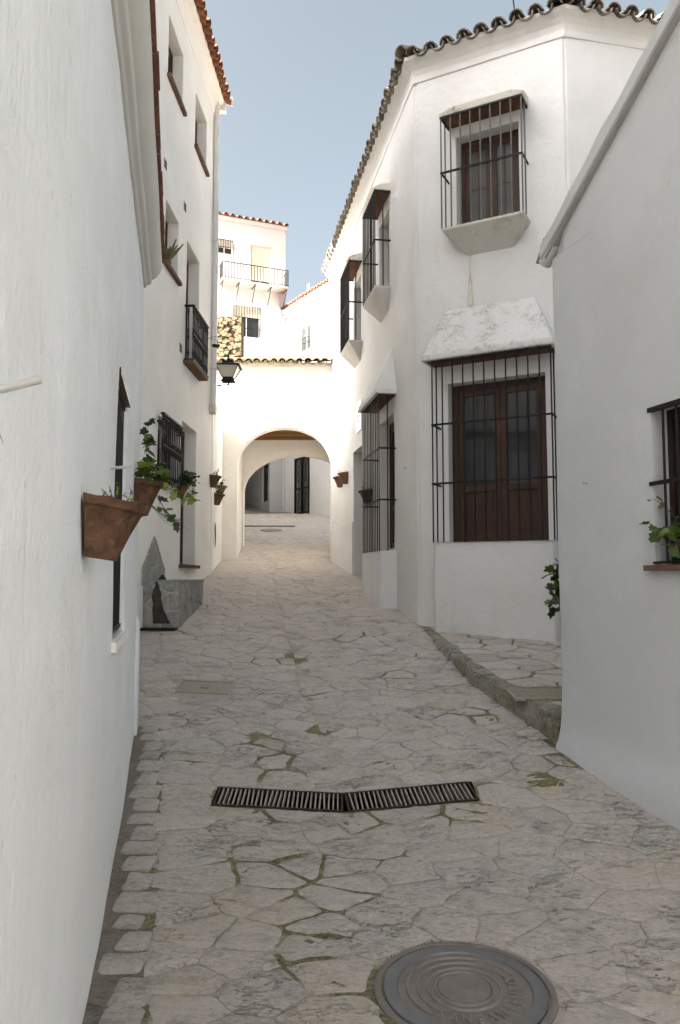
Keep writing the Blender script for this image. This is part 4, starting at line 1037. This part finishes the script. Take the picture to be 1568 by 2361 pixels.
for i in range(24): bar(bal, FT, (bx0 + .008 + (bx1 - bx0 - .016) * i / 23, -bd, bz), (bx0 + .008 + (bx1 - bx0 - .016) * i / 23, -bd, bz + .61), .013, M_['iron'], 'baluster', 4)
for i in range(1, 5):
    for x in (bx0 + .008, bx1 - .008): bar(bal, FT, (x, -bd + bd * i / 5, bz), (x, -bd + bd * i / 5, bz + .61), .013, M_['iron'], 'baluster', 4)
for i in range(5):
    x = bx0 + .04 + (bx1 - bx0 - .08) * i / 4; obj('brace', MB().tube([(x, -bd + .06, bz - .08), (x, -.03, bz - .62)], .014, 5).tube([(x, -bd + .02, bz - .085), (x, 0, bz - .085)], .014, 5), M_['rustside'], bal, FT)
# recessed ground floor with a dark door
FQ = frame(-2.59, 28.59, 162)
mb = MB(); facade(mb, -6.5, 0, 3.4, 7.4, [(-1.28, -.30, 4.43, 5.85, .14)], cell=.5, amp=.012, seed=44.); obj('wall', mb, M_['pl_near'], ht, FQ, smooth=45)
casement(ht, FQ, -1.28, -.30, 4.43, 5.85, .06, M_['darkwood'], M_['glass'], panel=1.0, fr=.08, name='door', leafs=1)

hj = thing('gate_house', 'white house behind the arch with tall black iron gate and small balconet window', 'house', T(K[0] + 1, K[1] - 2, 3.7))
mb = MB(); facade(mb, 0, 5.0, 3.0, 11.6, [(.82, 1.88, 3.72, 5.86, .12), (1.10, 1.95, 9.72, 10.85, .10)], cell=.5, amp=.015, seed=45.)
mb.quad((0, 5, 3), (5, 5, 3), (5, 5, 11.6), (0, 5, 11.6)); mb.quad((5, 0, 3), (5, 5, 3), (5, 5, 11.6), (5, 0, 11.6))
obj('wall', mb, M_['pl_far'], hj, FJ, smooth=45)
obj('cornice', MB().box(0, 5.0, -.12, 0, 11.46, 11.62).box(0, 5.0, -.06, 0, 11.3, 11.46), M_['pl_far'], hj, FJ)
roof_slab(hj, FJ, 0, 5.0, 11.6, .12, 5, 14, M_['tile_far']); eave_tiles(hj, FJ, .05, 4.9, 11.64, .18, M_['tile_far'], r=.085, sp=.21, pans=False)
shut(FJ, hj, 1.10, 1.95, 9.75, 10.85, 10.6, .07)
g = grille(hj, FJ, [(1.05, 2.0, -.10, -.08, 10.12, 10.14), (1.05, 2.0, -.10, -.08, 9.70, 9.72)], M_['iron'], 'balconet')
for i in range(10): bar(g, FJ, (1.06 + .103 * i, -.09, 9.70), (1.06 + .103 * i, -.09, 10.13), .009, M_['iron'], sides=4)
obj('downpipe', MB().tube([(.04, -.05, 11.4), (.04, -.05, 3.95)], .045, 8), M_['pvc'], hj, FJ, smooth=50)
obj('moulding', MB().box(.08, .80, -.02, 0, 5.58, 5.64), M_['pl_far'], hj, FJ)
gt = obj('gate', MB().box(.82, .88, -.03, .04, 3.70, 5.86).box(1.82, 1.88, -.03, .04, 3.60, 5.86).box(.88, 1.82, -.03, .04, 5.80, 5.86).box(.88, 1.82, -.02, .03, 4.72, 4.77).box(1.32, 1.39, -.03, .04, 3.84, 5.80).box(.88, 1.82, -.02, .03, 3.84, 3.90), M_['iron'], hj, FJ)
for i in range(4):
    for xx in (.88, 1.39):
        x = xx + (.44) * (i + .5) / 4; bar(gt, FJ, (x, 0, 3.9), (x, 0, 5.8), .011, M_['iron'], sides=4)
for xx in (1.10, 1.61):
    for zc in (4.28, 5.28):
        sc_ = MB()
        for s in (-1, 1):
            sc_.tube([(xx + s * .06 * math.sin(u * .9) * (1 - abs(u) / 6), -.012, zc + .09 * u) for u in [q * .5 for q in range(-7, 8)]], .010, 4)
        obj('scroll', sc_, M_['iron'], gt, FJ)
obj('gate_back', MB().box(.9, 1.8, .10, .115, 3.9, 5.8), M_['vent'], hj, FJ)

# aerial on that roof
an = thing('roof_antenna', 'thin metal television aerial on the roof of the far house', 'antenna', FJ @ T(.95, .5, 11.9))
obj('mast', MB().tube([(.95, .5, 11.7), (.95, .5, 12.25)], .015, 5), M_['zinc'], an, FJ)
m = MB()
for i in range(7): m.box(.80, 1.0, .49, .50, 12.05 + .07 * i, 12.062 + .07 * i)
m.box(.80, .812, .49, .5, 12.05, 12.5).box(.99, 1.0, .49, .5, 12.05, 12.5).box(.89, .90, .49, .5, 12.05, 12.5)
obj('reflector', m, M_['zinc'], an, FJ @ T(0, 0, 0))
# kerb strip and round cover in the lane beyond
tag(obj('step', MB().box(-3.4, -1.33, 22.88, 23.05, gz(-2, 22.9) - .1, gz(-2, 22.95) + .035), M_['gutter_bed']), 'low dark stone step across the lane beyond the arch', 'step')
cz = gz(-1.9, 22.1)
tag(obj('round_cover', MB().lathe([(0, .012), (.30, .012), (.31, 0), (.31, -.05)], 24), M_['cast'], None, T(-1.95, 22.1, cz + .01) @ RX(9.5)), 'round iron cover in the lane beyond the arch', 'manhole cover')

# ------------------------------------------------------------------ iron in the street
mz = gz(*MAN) + .006
slope = math.degrees(math.atan2(gz(MAN[0], MAN[1] + .3) - gz(MAN[0], MAN[1] - .3), .6))
FM = T(MAN[0], MAN[1], mz) @ RX(slope)
mh = thing('manhole_cover', 'round cast iron manhole cover with raised rings and lettering in the foreground', 'manhole cover', FM)
obj('cover_frame', MB().lathe([(.318, -.05), (.318, .004), (.320, .006), (.340, .006), (.345, .002), (.345, -.05)], 64), M_['cast'], mh, FM, smooth=40)
pr = [(0, .006), (.098, .006), (.102, .001), (.254, .001)]
lid = obj('lid', MB().lathe(pr, 72), M_['cast'], mh, FM, smooth=30)
obj('outer_band', MB().lathe([(.2535, .001), (.258, .008), (.306, .008), (.310, .004), (.310, -.04)], 72), M_['cast_blue'], lid, FM, smooth=30)
def arcring(r0, r1, a0, a1, z0, z1, n=60):
    m = MB(); vs = []; fs = []
    for i in range(n + 1):
        a = RAD(a0 + (a1 - a0) * i / n)
        for r, z in ((r0, z0), (r0 + .002, z1), (r1 - .002, z1), (r1, z0)): vs.append((r * math.cos(a), r * math.sin(a), z))
    for i in range(n):
        for q in range(3): fs.append((i * 4 + q, i * 4 + q + 1, i * 4 + q + 5, i * 4 + q + 4))
    return m.add(vs, fs)
for r, a0, a1 in ((.107, 0, 360), (.136, 0, 360), (.176, 24, 230), (.214, 24, 230)): obj('raised_ring', arcring(r, r + .008, a0, a1, .001, .0085), M_['cast_worn'], lid, FM, smooth=30)
word = "SANEAMIENTO"
lm = MB()
for i, ch in enumerate(word):
    a = 13 - 13.6 * (len(word) - 1 - i)                         # runs counter-clockwise, heads to the centre
    cu = bpy.data.curves.new('letter', 'FONT'); cu.body = ch; cu.size = .068; cu.extrude = .0025; cu.align_x = 'CENTER'; cu.align_y = 'CENTER'; cu.resolution_u = 3
    to = bpy.data.objects.new('letter', cu); me = bpy.data.meshes.new_from_object(to)
    Mx = RZ(a) @ T(.197, 0, .0052) @ RZ(90) @ Matrix.Diagonal((.68, 1.0, 1, 1))
    lm.add([Mx @ v.co for v in me.vertices], [tuple(p.vertices) for p in me.polygons])
    bpy.data.objects.remove(to); bpy.data.meshes.remove(me); bpy.data.curves.remove(cu)
obj('lettering', lm, M_['cast_worn'], lid, FM)

def grate(x0, x1, nb, label):
    ya, yb = DR[2] + .01, DR[3] - .01; s0, s1 = min(skew(x0), .14), min(skew(x1), .14)
    za, zb = gz(x0, 5.1 + s0), gz(x1, 5.1 + s1); ang = math.degrees(math.atan2(zb - za, x1 - x0)); L = math.sqrt((x1 - x0) ** 2 + (zb - za) ** 2 + (s1 - s0) ** 2)
    sl_ = math.degrees(math.atan2(gz((x0 + x1) / 2, yb) - gz((x0 + x1) / 2, ya), yb - ya))
    F = T(x0, (ya + yb) / 2 + s0, za + .006) @ RZ(math.degrees(math.atan2(s1 - s0, x1 - x0))) @ RY(-ang) @ RX(sl_); hw = (yb - ya) / 2
    t = thing('drain_grate', label, 'drain', F, 'long drain grates across the street')
    obj('grate_frame', MB().box(0, L, -hw, -hw + .014, -.03, .004).box(0, L, hw - .014, hw, -.03, .004).box(0, .014, -hw + .014, hw - .014, -.03, .004).box(L - .014, L, -hw + .014, hw - .014, -.03, .004), M_['rustside'], t, F)
    me = MB().box(-.0042, .0042, -hw + .014, hw - .014, -.034, .001).mesh('grate_bar'); me.materials.append(M_['rust'])
    for i in range(nb):
        x = .014 + (L - .028) * (i + .7) / (nb + .4)
        obj('grate_bar', me, None, t, F @ T(x, 0, random.uniform(-.002, .002)) @ RZ(random.choice((0, 0, 0, 1, -1, 3, -3)) * random.random()) @ RY(random.uniform(-6, 6)))
    return t
grate(-.79, .02, 27, 'left rusty drain grate, the half sloping down to the middle')
grate(.04, .865, 26, 'right rusty drain grate, the half rising to the kerb side')
tr = MB(); z0 = -.02
def W(x, y): return (x, y + min(skew(x), .14))
tr.quad(*[(*W(x, y), z0) for x, y in ((DR[0], DR[2]), (.03, DR[2]), (DR[1], DR[2]), (DR[1], DR[3]), (.03, DR[3]), (DR[0], DR[3]))])
for (a, b), (c, d_) in (((DR[0], DR[2]), (DR[1], DR[2])), ((DR[1], DR[2]), (DR[1], DR[3])), ((DR[1], DR[3]), (DR[0], DR[3])), ((DR[0], DR[3]), (DR[0], DR[2]))):
    for k_ in range(12):
        p = W(a + (c - a) * k_ / 12, b + (d_ - b) * k_ / 12); q = W(a + (c - a) * (k_ + 1) / 12, b + (d_ - b) * (k_ + 1) / 12)
        tr.quad((*p, z0), (*q, z0), (*q, gz(*q) + .002), (*p, gz(*p) + .002))
obj('drain_channel', tr, M_['black'], street)
# square hatch
hx0, hx1, hy0, hy1 = -1.485, -1.005, 7.13, 7.49
za = (gz(hx0, 7.3) + gz(hx1, 7.3)) / 2; FH = T((hx0 + hx1) / 2, 7.31, za + .004) @ RX(math.degrees(math.atan(.17))) @ RY(-math.degrees(math.atan2(gz(hx1, 7.3) - gz(hx0, 7.3), .48)))
ha = thing('access_hatch', 'square ribbed metal access hatch set in the paving near the left wall', 'hatch', FH)
obj('hatch_frame', MB().box(-.24, .24, -.18, -.168, -.03, .006).box(-.24, .24, .168, .18, -.03, .006).box(-.24, -.228, -.168, .168, -.03, .006).box(.228, .24, -.168, .168, -.03, .006), M_['hatch'], ha, FH)
lid2 = obj('lid', MB().box(-.226, .226, -.166, .166, -.02, .001), M_['hatch'], ha, FH)
rm = MB()
for i in range(30):
    x = -.21 + .0145 * i
    if abs(x) < .06: rm.box(x - .004, x + .004, -.16, -.07, .001, .004).box(x - .004, x + .004, .05, .16, .001, .004)
    else: rm.box(x - .004, x + .004, -.16, .16, .001, .004)
obj('ribs', rm, M_['hatch'], lid2, FH); obj('lifting_slot', MB().box(-.035, -.008, -.03, -.012, .001, .0025).box(.008, .035, -.03, -.012, .001, .0025), M_['black'], lid2, FH)
# grate on the raised pavement
FP = T(1.40, 6.52, pz(1.6, 6.52) + .006) @ RX(5)
pg = thing('pavement_grate', 'worn slotted drain grate on the raised pavement beside the near right wall', 'drain', FP)
obj('grate_frame', MB().box(0, .85, -.17, -.15, -.02, .004).box(0, .85, .15, .17, -.02, .004).box(0, .02, -.15, .15, -.02, .004), M_['hatch'], pg, FP)
obj('grate_bed', MB().box(.02, .85, -.15, .15, -.03, -.012), M_['black'], pg, FP)
for i in range(9): obj('grate_bar', MB().box(.02, .85, -.010, .010, -.02, .003), M_['hatch'], pg, FP @ T(0, -.135 + .034 * i, 0))

# ------------------------------------------------------------------ lantern
zl = 5.55
FLn = T(-1.985, 13.62, 4.99) @ Matrix.Diagonal((1.3, 1.3, .85, 1))
la = thing('street_lantern', 'black four sided street lantern on a bracket at the tall house corner', 'lamp', FLn)
arm = obj('bracket', MB().box(-.32, .06, -.011, .011, -.012, .012).tube([(-.30, 0, -.16), (-.22, 0, -.05), (-.10, 0, -.015)], .008), M_['iron'], la, FLn)
def sq(prof, rot=math.pi / 4): return MB().lathe([(r * math.sqrt(2), z) for r, z in prof], 4, (0, 0, 0), rot)
obj('base', sq([(0, .03), (.012, .03), (.012, .05), (.07, .06), (.095, .075), (.095, .085), (.075, .10), (.075, .155), (.0, .155)]), M_['iron'], la, FLn)
obj('stem', MB().tube([(0, 0, .01), (0, 0, .06)], [.016, .010], 8), M_['iron'], la, FLn)
obj('glass', sq([(.075, .155), (.142, .38), (0, .38)]), M_['frosted'], la, FLn)
edges = MB()
for sx in (-1, 1):
    for sy in (-1, 1): edges.tube([(sx * .078, sy * .078, .15), (sx * .148, sy * .148, .385)], .007, 4)
obj('frame', edges, M_['iron'], la, FLn)
obj('cap', sq([(.150, .375), (.172, .385), (.172, .395), (.125, .425), (.075, .455), (.075, .50), (.062, .505), (0, .51)]), M_['iron'], la, FLn)
obj('finial', MB().lathe([(.0, .51), (.02, .51), (.016, .53), (.03, .55), (.022, .57), (.008, .59), (.014, .61), (.006, .63), (.003, .68), (0, .69)], 8), M_['iron'], la, FLn, smooth=40)
# cable across the sky
tag(obj('overhead_cable', MB().tube([(2.32, 9.75, 8.98), (1.95, 8.6, 9.05), (1.5, 7.2, 9.25), (.9, 5.2, 9.6)], .009, 5), M_['rustside']), 'thin dark cable running from the right roof ridge up into the sky', 'cable')

# ------------------------------------------------------------------ plants
def leaf_mesh(kind):
    m = MB()
    if kind == 'ivy': rim = [(0, 0), (.30, -.10), (.52, .22), (.36, .42), (.46, .78), (.20, .80), (0, 1.12), (-.20, .80), (-.46, .78), (-.36, .42), (-.52, .22), (-.30, -.10)]
    elif kind == 'round': rim = [(0, .06), (.28, -.08), (.52, .14), (.56, .45), (.40, .75), (.15, .88), (0, .80), (-.15, .88), (-.40, .75), (-.56, .45), (-.52, .14), (-.28, -.08)]
    else: rim = [(0, 0), (.10, .12), (.15, .35), (.13, .62), (.07, .85), (0, 1.0), (-.07, .85), (-.13, .62), (-.15, .35), (-.10, .12)]
    vs = [(0, .42, .0)] + [(x, y, .28 * abs(x) - .22 * y * y * .6 + random.uniform(-.02, .02)) for x, y in rim]
    n = len(rim); m.add(vs, [(0, 1 + i, 1 + (i + 1) % n) for i in range(n)])
    return m.mesh('leaf', 60)
LEAF = {}
def leaf(parent, p, size, d, mat, kind='ivy'):
    key = (kind, mat.name)
    if key not in LEAF:
        me = leaf_mesh(kind); me.materials.append(mat); LEAF[key] = me
    d = Vector(d).normalized()
    q = d.to_track_quat('Y', 'Z').to_matrix().to_4x4() @ RY(random.uniform(-60, 60)) @ RX(random.uniform(-25, 25))
    return obj('leaf', LEAF[key], None, parent, T(*p) @ q @ Matrix.Scale(size * random.uniform(.7, 1.2), 4))
def stem(parent, pts, r, mat=None): return obj('stem', MB().tube(pts, [r * (1 - .6 * i / (len(pts) - 1)) for i in range(len(pts))], 5), mat or M_['stem'], parent)
def half_pot(F, x, z, h, rx, ry, mat, label, name='flower_pot', group=None, tilt=6, cat='flower pot'):
    """wall pot with a flat back: x along the wall, z of its rim"""
    G = F @ T(x, -.004, z) @ RX(-tilt * 0)
    t = thing(name, label, cat, G, group); n = 16; vs = []; fs = []
    prof = [(-h, .48), (-h * .55, .68), (-h * .2, .86), (-h * .17, .90), (-h * .15, .97), (-h * .04, 1.0), (0, .99), (0, .90), (-h * .12, .86)]
    k = n + 1; tl = math.tan(RAD(tilt))
    for zz, s in prof:
        for i in range(k):
            a = math.pi * i / n; X, Y_ = rx * s * math.cos(a), -ry * s * math.sin(a)
            wob = .018 * ry * math.sin(i * 2.3 + 1) if zz > -h * .1 else 0
            vs.append((X, Y_, zz + Y_ * tl + wob))
    for j in range(len(prof) - 1):
        for i in range(n): fs.append((j * k + i, j * k + k + i, j * k + k + i + 1, j * k + i + 1))
    fs.append(tuple(range(k)))
    m = MB().add(vs, fs); m.quad(vs[0], vs[n], vs[5 * k + n], vs[5 * k])
    for j in range(5): m.quad(vs[j * k], vs[j * k + n], vs[(j + 1) * k + n], vs[(j + 1) * k])
    obj('pot', m, mat, t, G, smooth=42)
    so_ = [(rx * .88 * math.cos(math.pi * i / n), -ry * .88 * math.sin(math.pi * i / n), -h * .12 - ry * .88 * math.sin(math.pi * i / n) * tl) for i in range(k)]
    obj('soil', MB().quad(*so_), M_['soil'], t, G)
    return t, G
GP = 'terracotta pots hung on the walls'
t, G = half_pot(FN, -.30, 1.872, .205, .135, .205, M_['terra_old'], 'large weathered terracotta pot with few sprouts in the left foreground', group=GP, tilt=9)
for i in range(9):
    a = G @ Vector((random.uniform(-.08, .10), random.uniform(-.15, -.04), -.03)); tip = a + Vector((random.uniform(-.02, .03), random.uniform(.0, .03), random.uniform(.03, .075)))
    stem(t, [a, a.lerp(tip, .5) + Vector((.006, 0, .004)), tip], .0022)
    for q in range(3): leaf(t, a.lerp(tip, .45 + .27 * q), .022, (random.uniform(-1, 1), random.uniform(-1, 1), .5), M_['leaf_lime'] if i < 4 else M_['stem'], 'slim')
t, G = half_pot(FN, 2.62, 2.285, .225, .145, .195, M_['terra_old'], 'terracotta pot with trailing green ivy leafed geranium on the left wall', group=GP, tilt=7)
for i in range(70):
    p = G @ Vector((random.gauss(0, .06), random.uniform(-.20, -.02), random.uniform(-.05, .09)))
    leaf(t, p, .055, (random.uniform(-1, 1), random.uniform(-1, .4), random.uniform(-.3, .8)), random.choice((M_['leaf'], M_['leaf'], M_['leaf_lime'], M_['leaf_dark'])), random.choice(('ivy', 'round')))
def trail(t, G, pts, nl, size, mats, kind='ivy', r=.003):
    P = [G @ Vector(p) for p in pts]; stem(t, P, r)
    for i in range(nl):
        u = (i + .5) / nl * (len(P) - 1); k_ = int(u); q = P[k_].lerp(P[min(k_ + 1, len(P) - 1)], u - k_)
        leaf(t, q + Vector([random.gauss(0, size * .22) for _ in range(3)]), size, (random.uniform(-1, 1), random.uniform(-1, .5), random.uniform(-.9, .5)), random.choice(mats), kind)
trail(t, G, [(0, -.06, 0), (.0, -.08, .10), (-.02, -.07, .19), (.0, -.09, .27), (.02, -.10, .31)], 24, .062, [M_['leaf'], M_['leaf_dark'], M_['leaf_lime']])
trail(t, G, [(0, -.08, .25), (0, -.06, .33), (.0, -.085, .40), (.0, -.12, .435)], 7, .055, [M_['leaf_dark']])
trail(t, G, [(0, -.16, -.02), (0, -.24, -.06), (.0, -.30, -.10), (.02, -.36, -.11), (.05, -.42, -.10)], 14, .060, [M_['leaf_lime'], M_['leaf_lime'], M_['leaf']])
trail(t, G, [(0, -.14, -.10), (0, -.20, -.20), (.0, -.26, -.27), (.02, -.31, -.31)], 10, .062, [M_['leaf'], M_['leaf_dark']])
for i in range(6):
    a = G @ Vector((.02, -.10, -.17)); b_ = G @ Vector((random.uniform(-.05, .08), -.30 - random.random() * .08, -.28 - random.random() * .10)); stem(t, [a, a.lerp(b_, .5) + Vector((0, 0, -.03)), b_], .0016)
for i in range(4):
    a = G @ Vector((-.05, -.03, -.12)); b_ = G @ Vector((-.5 - .2 * random.random(), -.01 - .02 * random.random(), -.18 - .12 * random.random())); stem(t, [a, a.lerp(b_, .5) + Vector((0, 0, .03)), b_], .0022)
t, G = half_pot(FL, -1.30, 2.90, .15, .10, .15, M_['terra'], 'terracotta pot with round bushy dark plant beside the left door', group=GP)
for i in range(150):
    a, b_, r = random.uniform(0, 6.28), random.uniform(-.6, 1.4), random.uniform(.06, .165)
    p = G @ Vector((r * math.cos(a) * math.cos(b_), -.13 + r * math.sin(a) * math.cos(b_), .06 + r * math.sin(b_)))
    leaf(t, p, .055, (random.uniform(-1, 1), random.uniform(-1, 1), random.uniform(-.4, .8)), random.choice((M_['leaf_dark'], M_['leaf_dark'], M_['leaf_dark'], M_['leaf'])), 'round')
stem(t, [G @ Vector((0, -.1, 0)), G @ Vector((0, .0, .12)), G @ Vector((.1, .03, .26))], .003)
def sprig(t, G, n, size, mat, kind='slim', spread=.07, hh=.12):
    for i in range(n):
        a = G @ Vector((random.uniform(-.06, .06), random.uniform(-.13, -.03), -.02)); tip = a + Vector((random.gauss(0, spread * .5), random.gauss(0, spread * .5), random.uniform(.4, 1) * hh))
        stem(t, [a, tip], .003)
        for q in range(4): leaf(t, a.lerp(tip, .4 + .2 * q), size, (random.uniform(-1, 1), random.uniform(-1, 1), random.uniform(-.2, .9)), mat, kind)
FLo = FL
for (F, x, z, mt, lab, lm_, nn) in ((FL, 1.0, 3.36, M_['terra_dark'], 'dark terracotta pot with succulent, left one of three before the arch', M_['leaf_dark'], 5),
                                    (FW, 1.55, 3.38, M_['terra'], 'pale terracotta pot with small plant, rightmost of three before the arch', M_['leaf'], 4),
                                    (FW, .72, 3.13, M_['terra_dark'], 'terracotta pot with lime green leaves, lowest of three before the arch', M_['leaf_lime'], 6)):
    t, G = half_pot(F, x, z, .21, .13, .19, mt, lab, group=GP); sprig(t, G, nn, .055, lm_, 'round' if lm_ != M_['leaf_dark'] else 'slim')
for x, lab in ((-5.15, 'nearer terracotta pot of the pair on the right wall by the arch'), (-5.75, 'further terracotta pot of the pair on the right wall by the arch')):
    t, G = half_pot(FR1, x, 3.60, .22, .13, .19, M_['terra'], lab, group=GP); sprig(t, G, 2 if x > -5.5 else 3, .03, M_['leaf'], 'slim', .05, .09)
t, G = half_pot(FR1, -2.95, 3.02, .23, .14, .2, M_['terra_dark'], 'dark pot hanging beside the door behind the right bay grille', group=GP); sprig(t, G, 3, .05, M_['leaf_dark'], 'slim', .12, .07)
# potted geranium inside the barred window at the right edge
Gq = FG @ T(1.31, .06, 1.70)
t = thing('window_pot', 'small terracotta pot with leafy geranium behind the bars at right edge', 'flower pot', Gq)
obj('pot', MB().lathe([(.0, 0), (.04, 0), (.055, .10), (.062, .105), (.063, .125), (.055, .125), (.053, .105), (0, .10)], 16), M_['terra'], t, Gq, smooth=40)
for i in range(34):
    p = Gq @ Vector((random.uniform(-.15, .14), random.uniform(-.14, .02), random.uniform(.08, .21)))
    leaf(t, p, .072, (random.uniform(-1, 1), random.uniform(-1, .3), random.uniform(-.3, .7)), random.choice((M_['leaf'], M_['leaf_dark'], M_['leaf'])), 'ivy')
trail(t, Gq, [(0, 0, .12), (-.09, -.05, .18), (-.17, -.09, .20), (-.23, -.10, .24)], 9, .055, [M_['leaf'], M_['leaf_lime']])
trail(t, Gq, [(0, 0, .14), (-.07, -.04, .28), (-.15, -.07, .36), (-.21, -.08, .39)], 6, .05, [M_['leaf'], M_['stem']])
# leafy plant behind the near right corner
Gc = T(1.78, 6.32, 1.05)
t = thing('corner_plant', 'dark green lobed leaf plant spilling past the near right house corner', 'plant', Gc)
for pts in ([(.05, 0, .62), (0, .02, .54), (-.06, .02, .46), (-.09, .0, .40)], [(.06, 0, .66), (-.01, 0, .60), (-.05, .02, .54)], [(.08, 0, .5), (.0, 0, .42), (-.05, .02, .34), (-.07, .02, .27)], [(.10, .02, .5), (.06, .02, .4), (.02, .02, .33), (.0, 0, .28)]):
    trail(t, Gc @ T(0, 0, .02), pts, 11, .085, [M_['leaf_dark'], M_['leaf_dark'], M_['leaf']])
obj('planter', MB().lathe([(0, 0), (.09, 0), (.13, .2), (.12, .2), (0, .17)], 14), M_['terra'], t, T(2.02, 6.35, 1.35), smooth=40)
# cactus on the upper sill
Gk = FL @ T(-2.02, .04, 5.83)
t = thing('cactus_pot', 'spiky cactus in a small red pot on the upper left window sill', 'flower pot', Gk)
obj('pot', MB().lathe([(0, 0), (.05, 0), (.07, .10), (.06, .10), (0, .09)], 12), M_['tile_orange'], t, Gk, smooth=40)
for i in range(9):
    a = random.uniform(0, 6.28); L = random.uniform(.16, .36); d = Vector((math.cos(a) * .35, math.sin(a) * .35 - .15, 1)).normalized() * L
    obj('cactus_stem', MB().tube([Gk @ Vector((0, 0, .08)), Gk @ (Vector((0, 0, .08)) + d * .5 + Vector((d.x * .3, d.y * .3, 0))), Gk @ (Vector((0, 0, .08)) + d * 1.0 + Vector((d.x * .5, d.y * .5, -.01)))], [.016, .018, .008], 6), M_['yellow'], t, smooth=50)

# ------------------------------------------------------------------ moss along the joints and kerb
ms = MB()
def tuft(x, y, z, r):
    n = 5; vs = [(x, y, z + r * .55)]; a0 = random.random() * 6
    for i in range(n):
        a = a0 + 6.283 * i / n; q = r * random.uniform(.7, 1.25); vs.append((x + q * math.cos(a), y + q * math.sin(a), z - .004))
    ms.add(vs, [(0, 1 + i, 1 + (i + 1) % n) for i in range(n)])
def moss_line(pts, n, wd, r=(.006, .018)):
    for _ in range(n):
        k_ = random.randrange(len(pts) - 1); u = random.random(); p = Vector(pts[k_]).lerp(Vector(pts[k_ + 1]), u)
        if noise.noise(Vector((p.x * 2.5, p.y * 2.5, 9))) < -.05: continue
        x, y = p.x + random.gauss(0, wd), p.y + random.gauss(0, wd); tuft(x, y, gz(x, y), random.uniform(*r))
moss_line([(x - .02, y) for x, y in kerb_line], 2600, .02)
moss_line([(left_edge(y) + .21, y) for y in (2.2, 3, 4, 5, 6, 6.5)], 420, .018, (.005, .013))
moss_line([(right_edge(y) - .05, y) for y in (3.6, 4.4, 5.2, 5.88)], 1500, .026, (.006, .018))
moss_line([(DR[0] - .02, 4.93), (DR[1] + .03, 4.93)], 130, .008, (.004, .010)); moss_line([(DR[1] + .03, 4.9), (DR[1] + .18, 5.15), (DR[1] + .05, 5.35)], 130, .02, (.005, .012))
for _ in range(500):
    a = random.uniform(1.5, 5.2)
    if noise.noise(Vector((a * 3, 0, 1))) < 0: continue
    r = .352 + abs(random.gauss(0, .008)); x, y = MAN[0] + r * math.cos(a), MAN[1] + r * math.sin(a); tuft(x, y, gz(x, y), random.uniform(.004, .010))
for _ in range(700):                                           # kerb tops
    y = random.uniform(5.95, 9.6)
    if noise.noise(Vector((y * 1.7, 0, 3))) < 0: continue
    x = kx(y) + random.gauss(.03, .05); tuft(x, y, pz(x, y) + .006, random.uniform(.005, .012))
for a, b, r in MOSS:
    for _ in range(70):
        x, y = random.gauss(a, r * .6), random.gauss(b, r * .6)
        if blocked(x, y, .0): continue
        tuft(x, y, gz(x, y) - .001, random.uniform(.004, .009))
deb = MB()
for _ in range(420):
    y = random.uniform(2.2, 11) if random.random() < .8 else random.uniform(2.2, 5); x = random.uniform(left_edge(y) + .03, right_edge(y) - .03)
    if random.random() < .5: x = random.choice((left_edge(y) + abs(random.gauss(.03, .06)), right_edge(y) - abs(random.gauss(.03, .06))))
    r = random.uniform(.003, .009) * (1 if random.random() < .9 else 1.8); z = gz(x, y) + .007; a = random.random() * 6
    pts_ = [(x + r * random.uniform(.7, 1.3) * math.cos(a + k_ * 1.5708), y + r * random.uniform(.5, 1.1) * math.sin(a + k_ * 1.5708), z) for k_ in range(4)]
    deb.add(pts_ + [(x, y, z + r * random.uniform(.3, .8))], [(0, 1, 4), (1, 2, 4), (2, 3, 4), (3, 0, 4)])
obj('gravel', deb, M_['stem_dry'], None, kind='stuff')['label'] = 'loose grit and crumbs lying on the paving'
obj('moss', ms, M_['moss'], None, smooth=60, kind='stuff')['label'] = 'green moss in the paving joints and along the kerb'
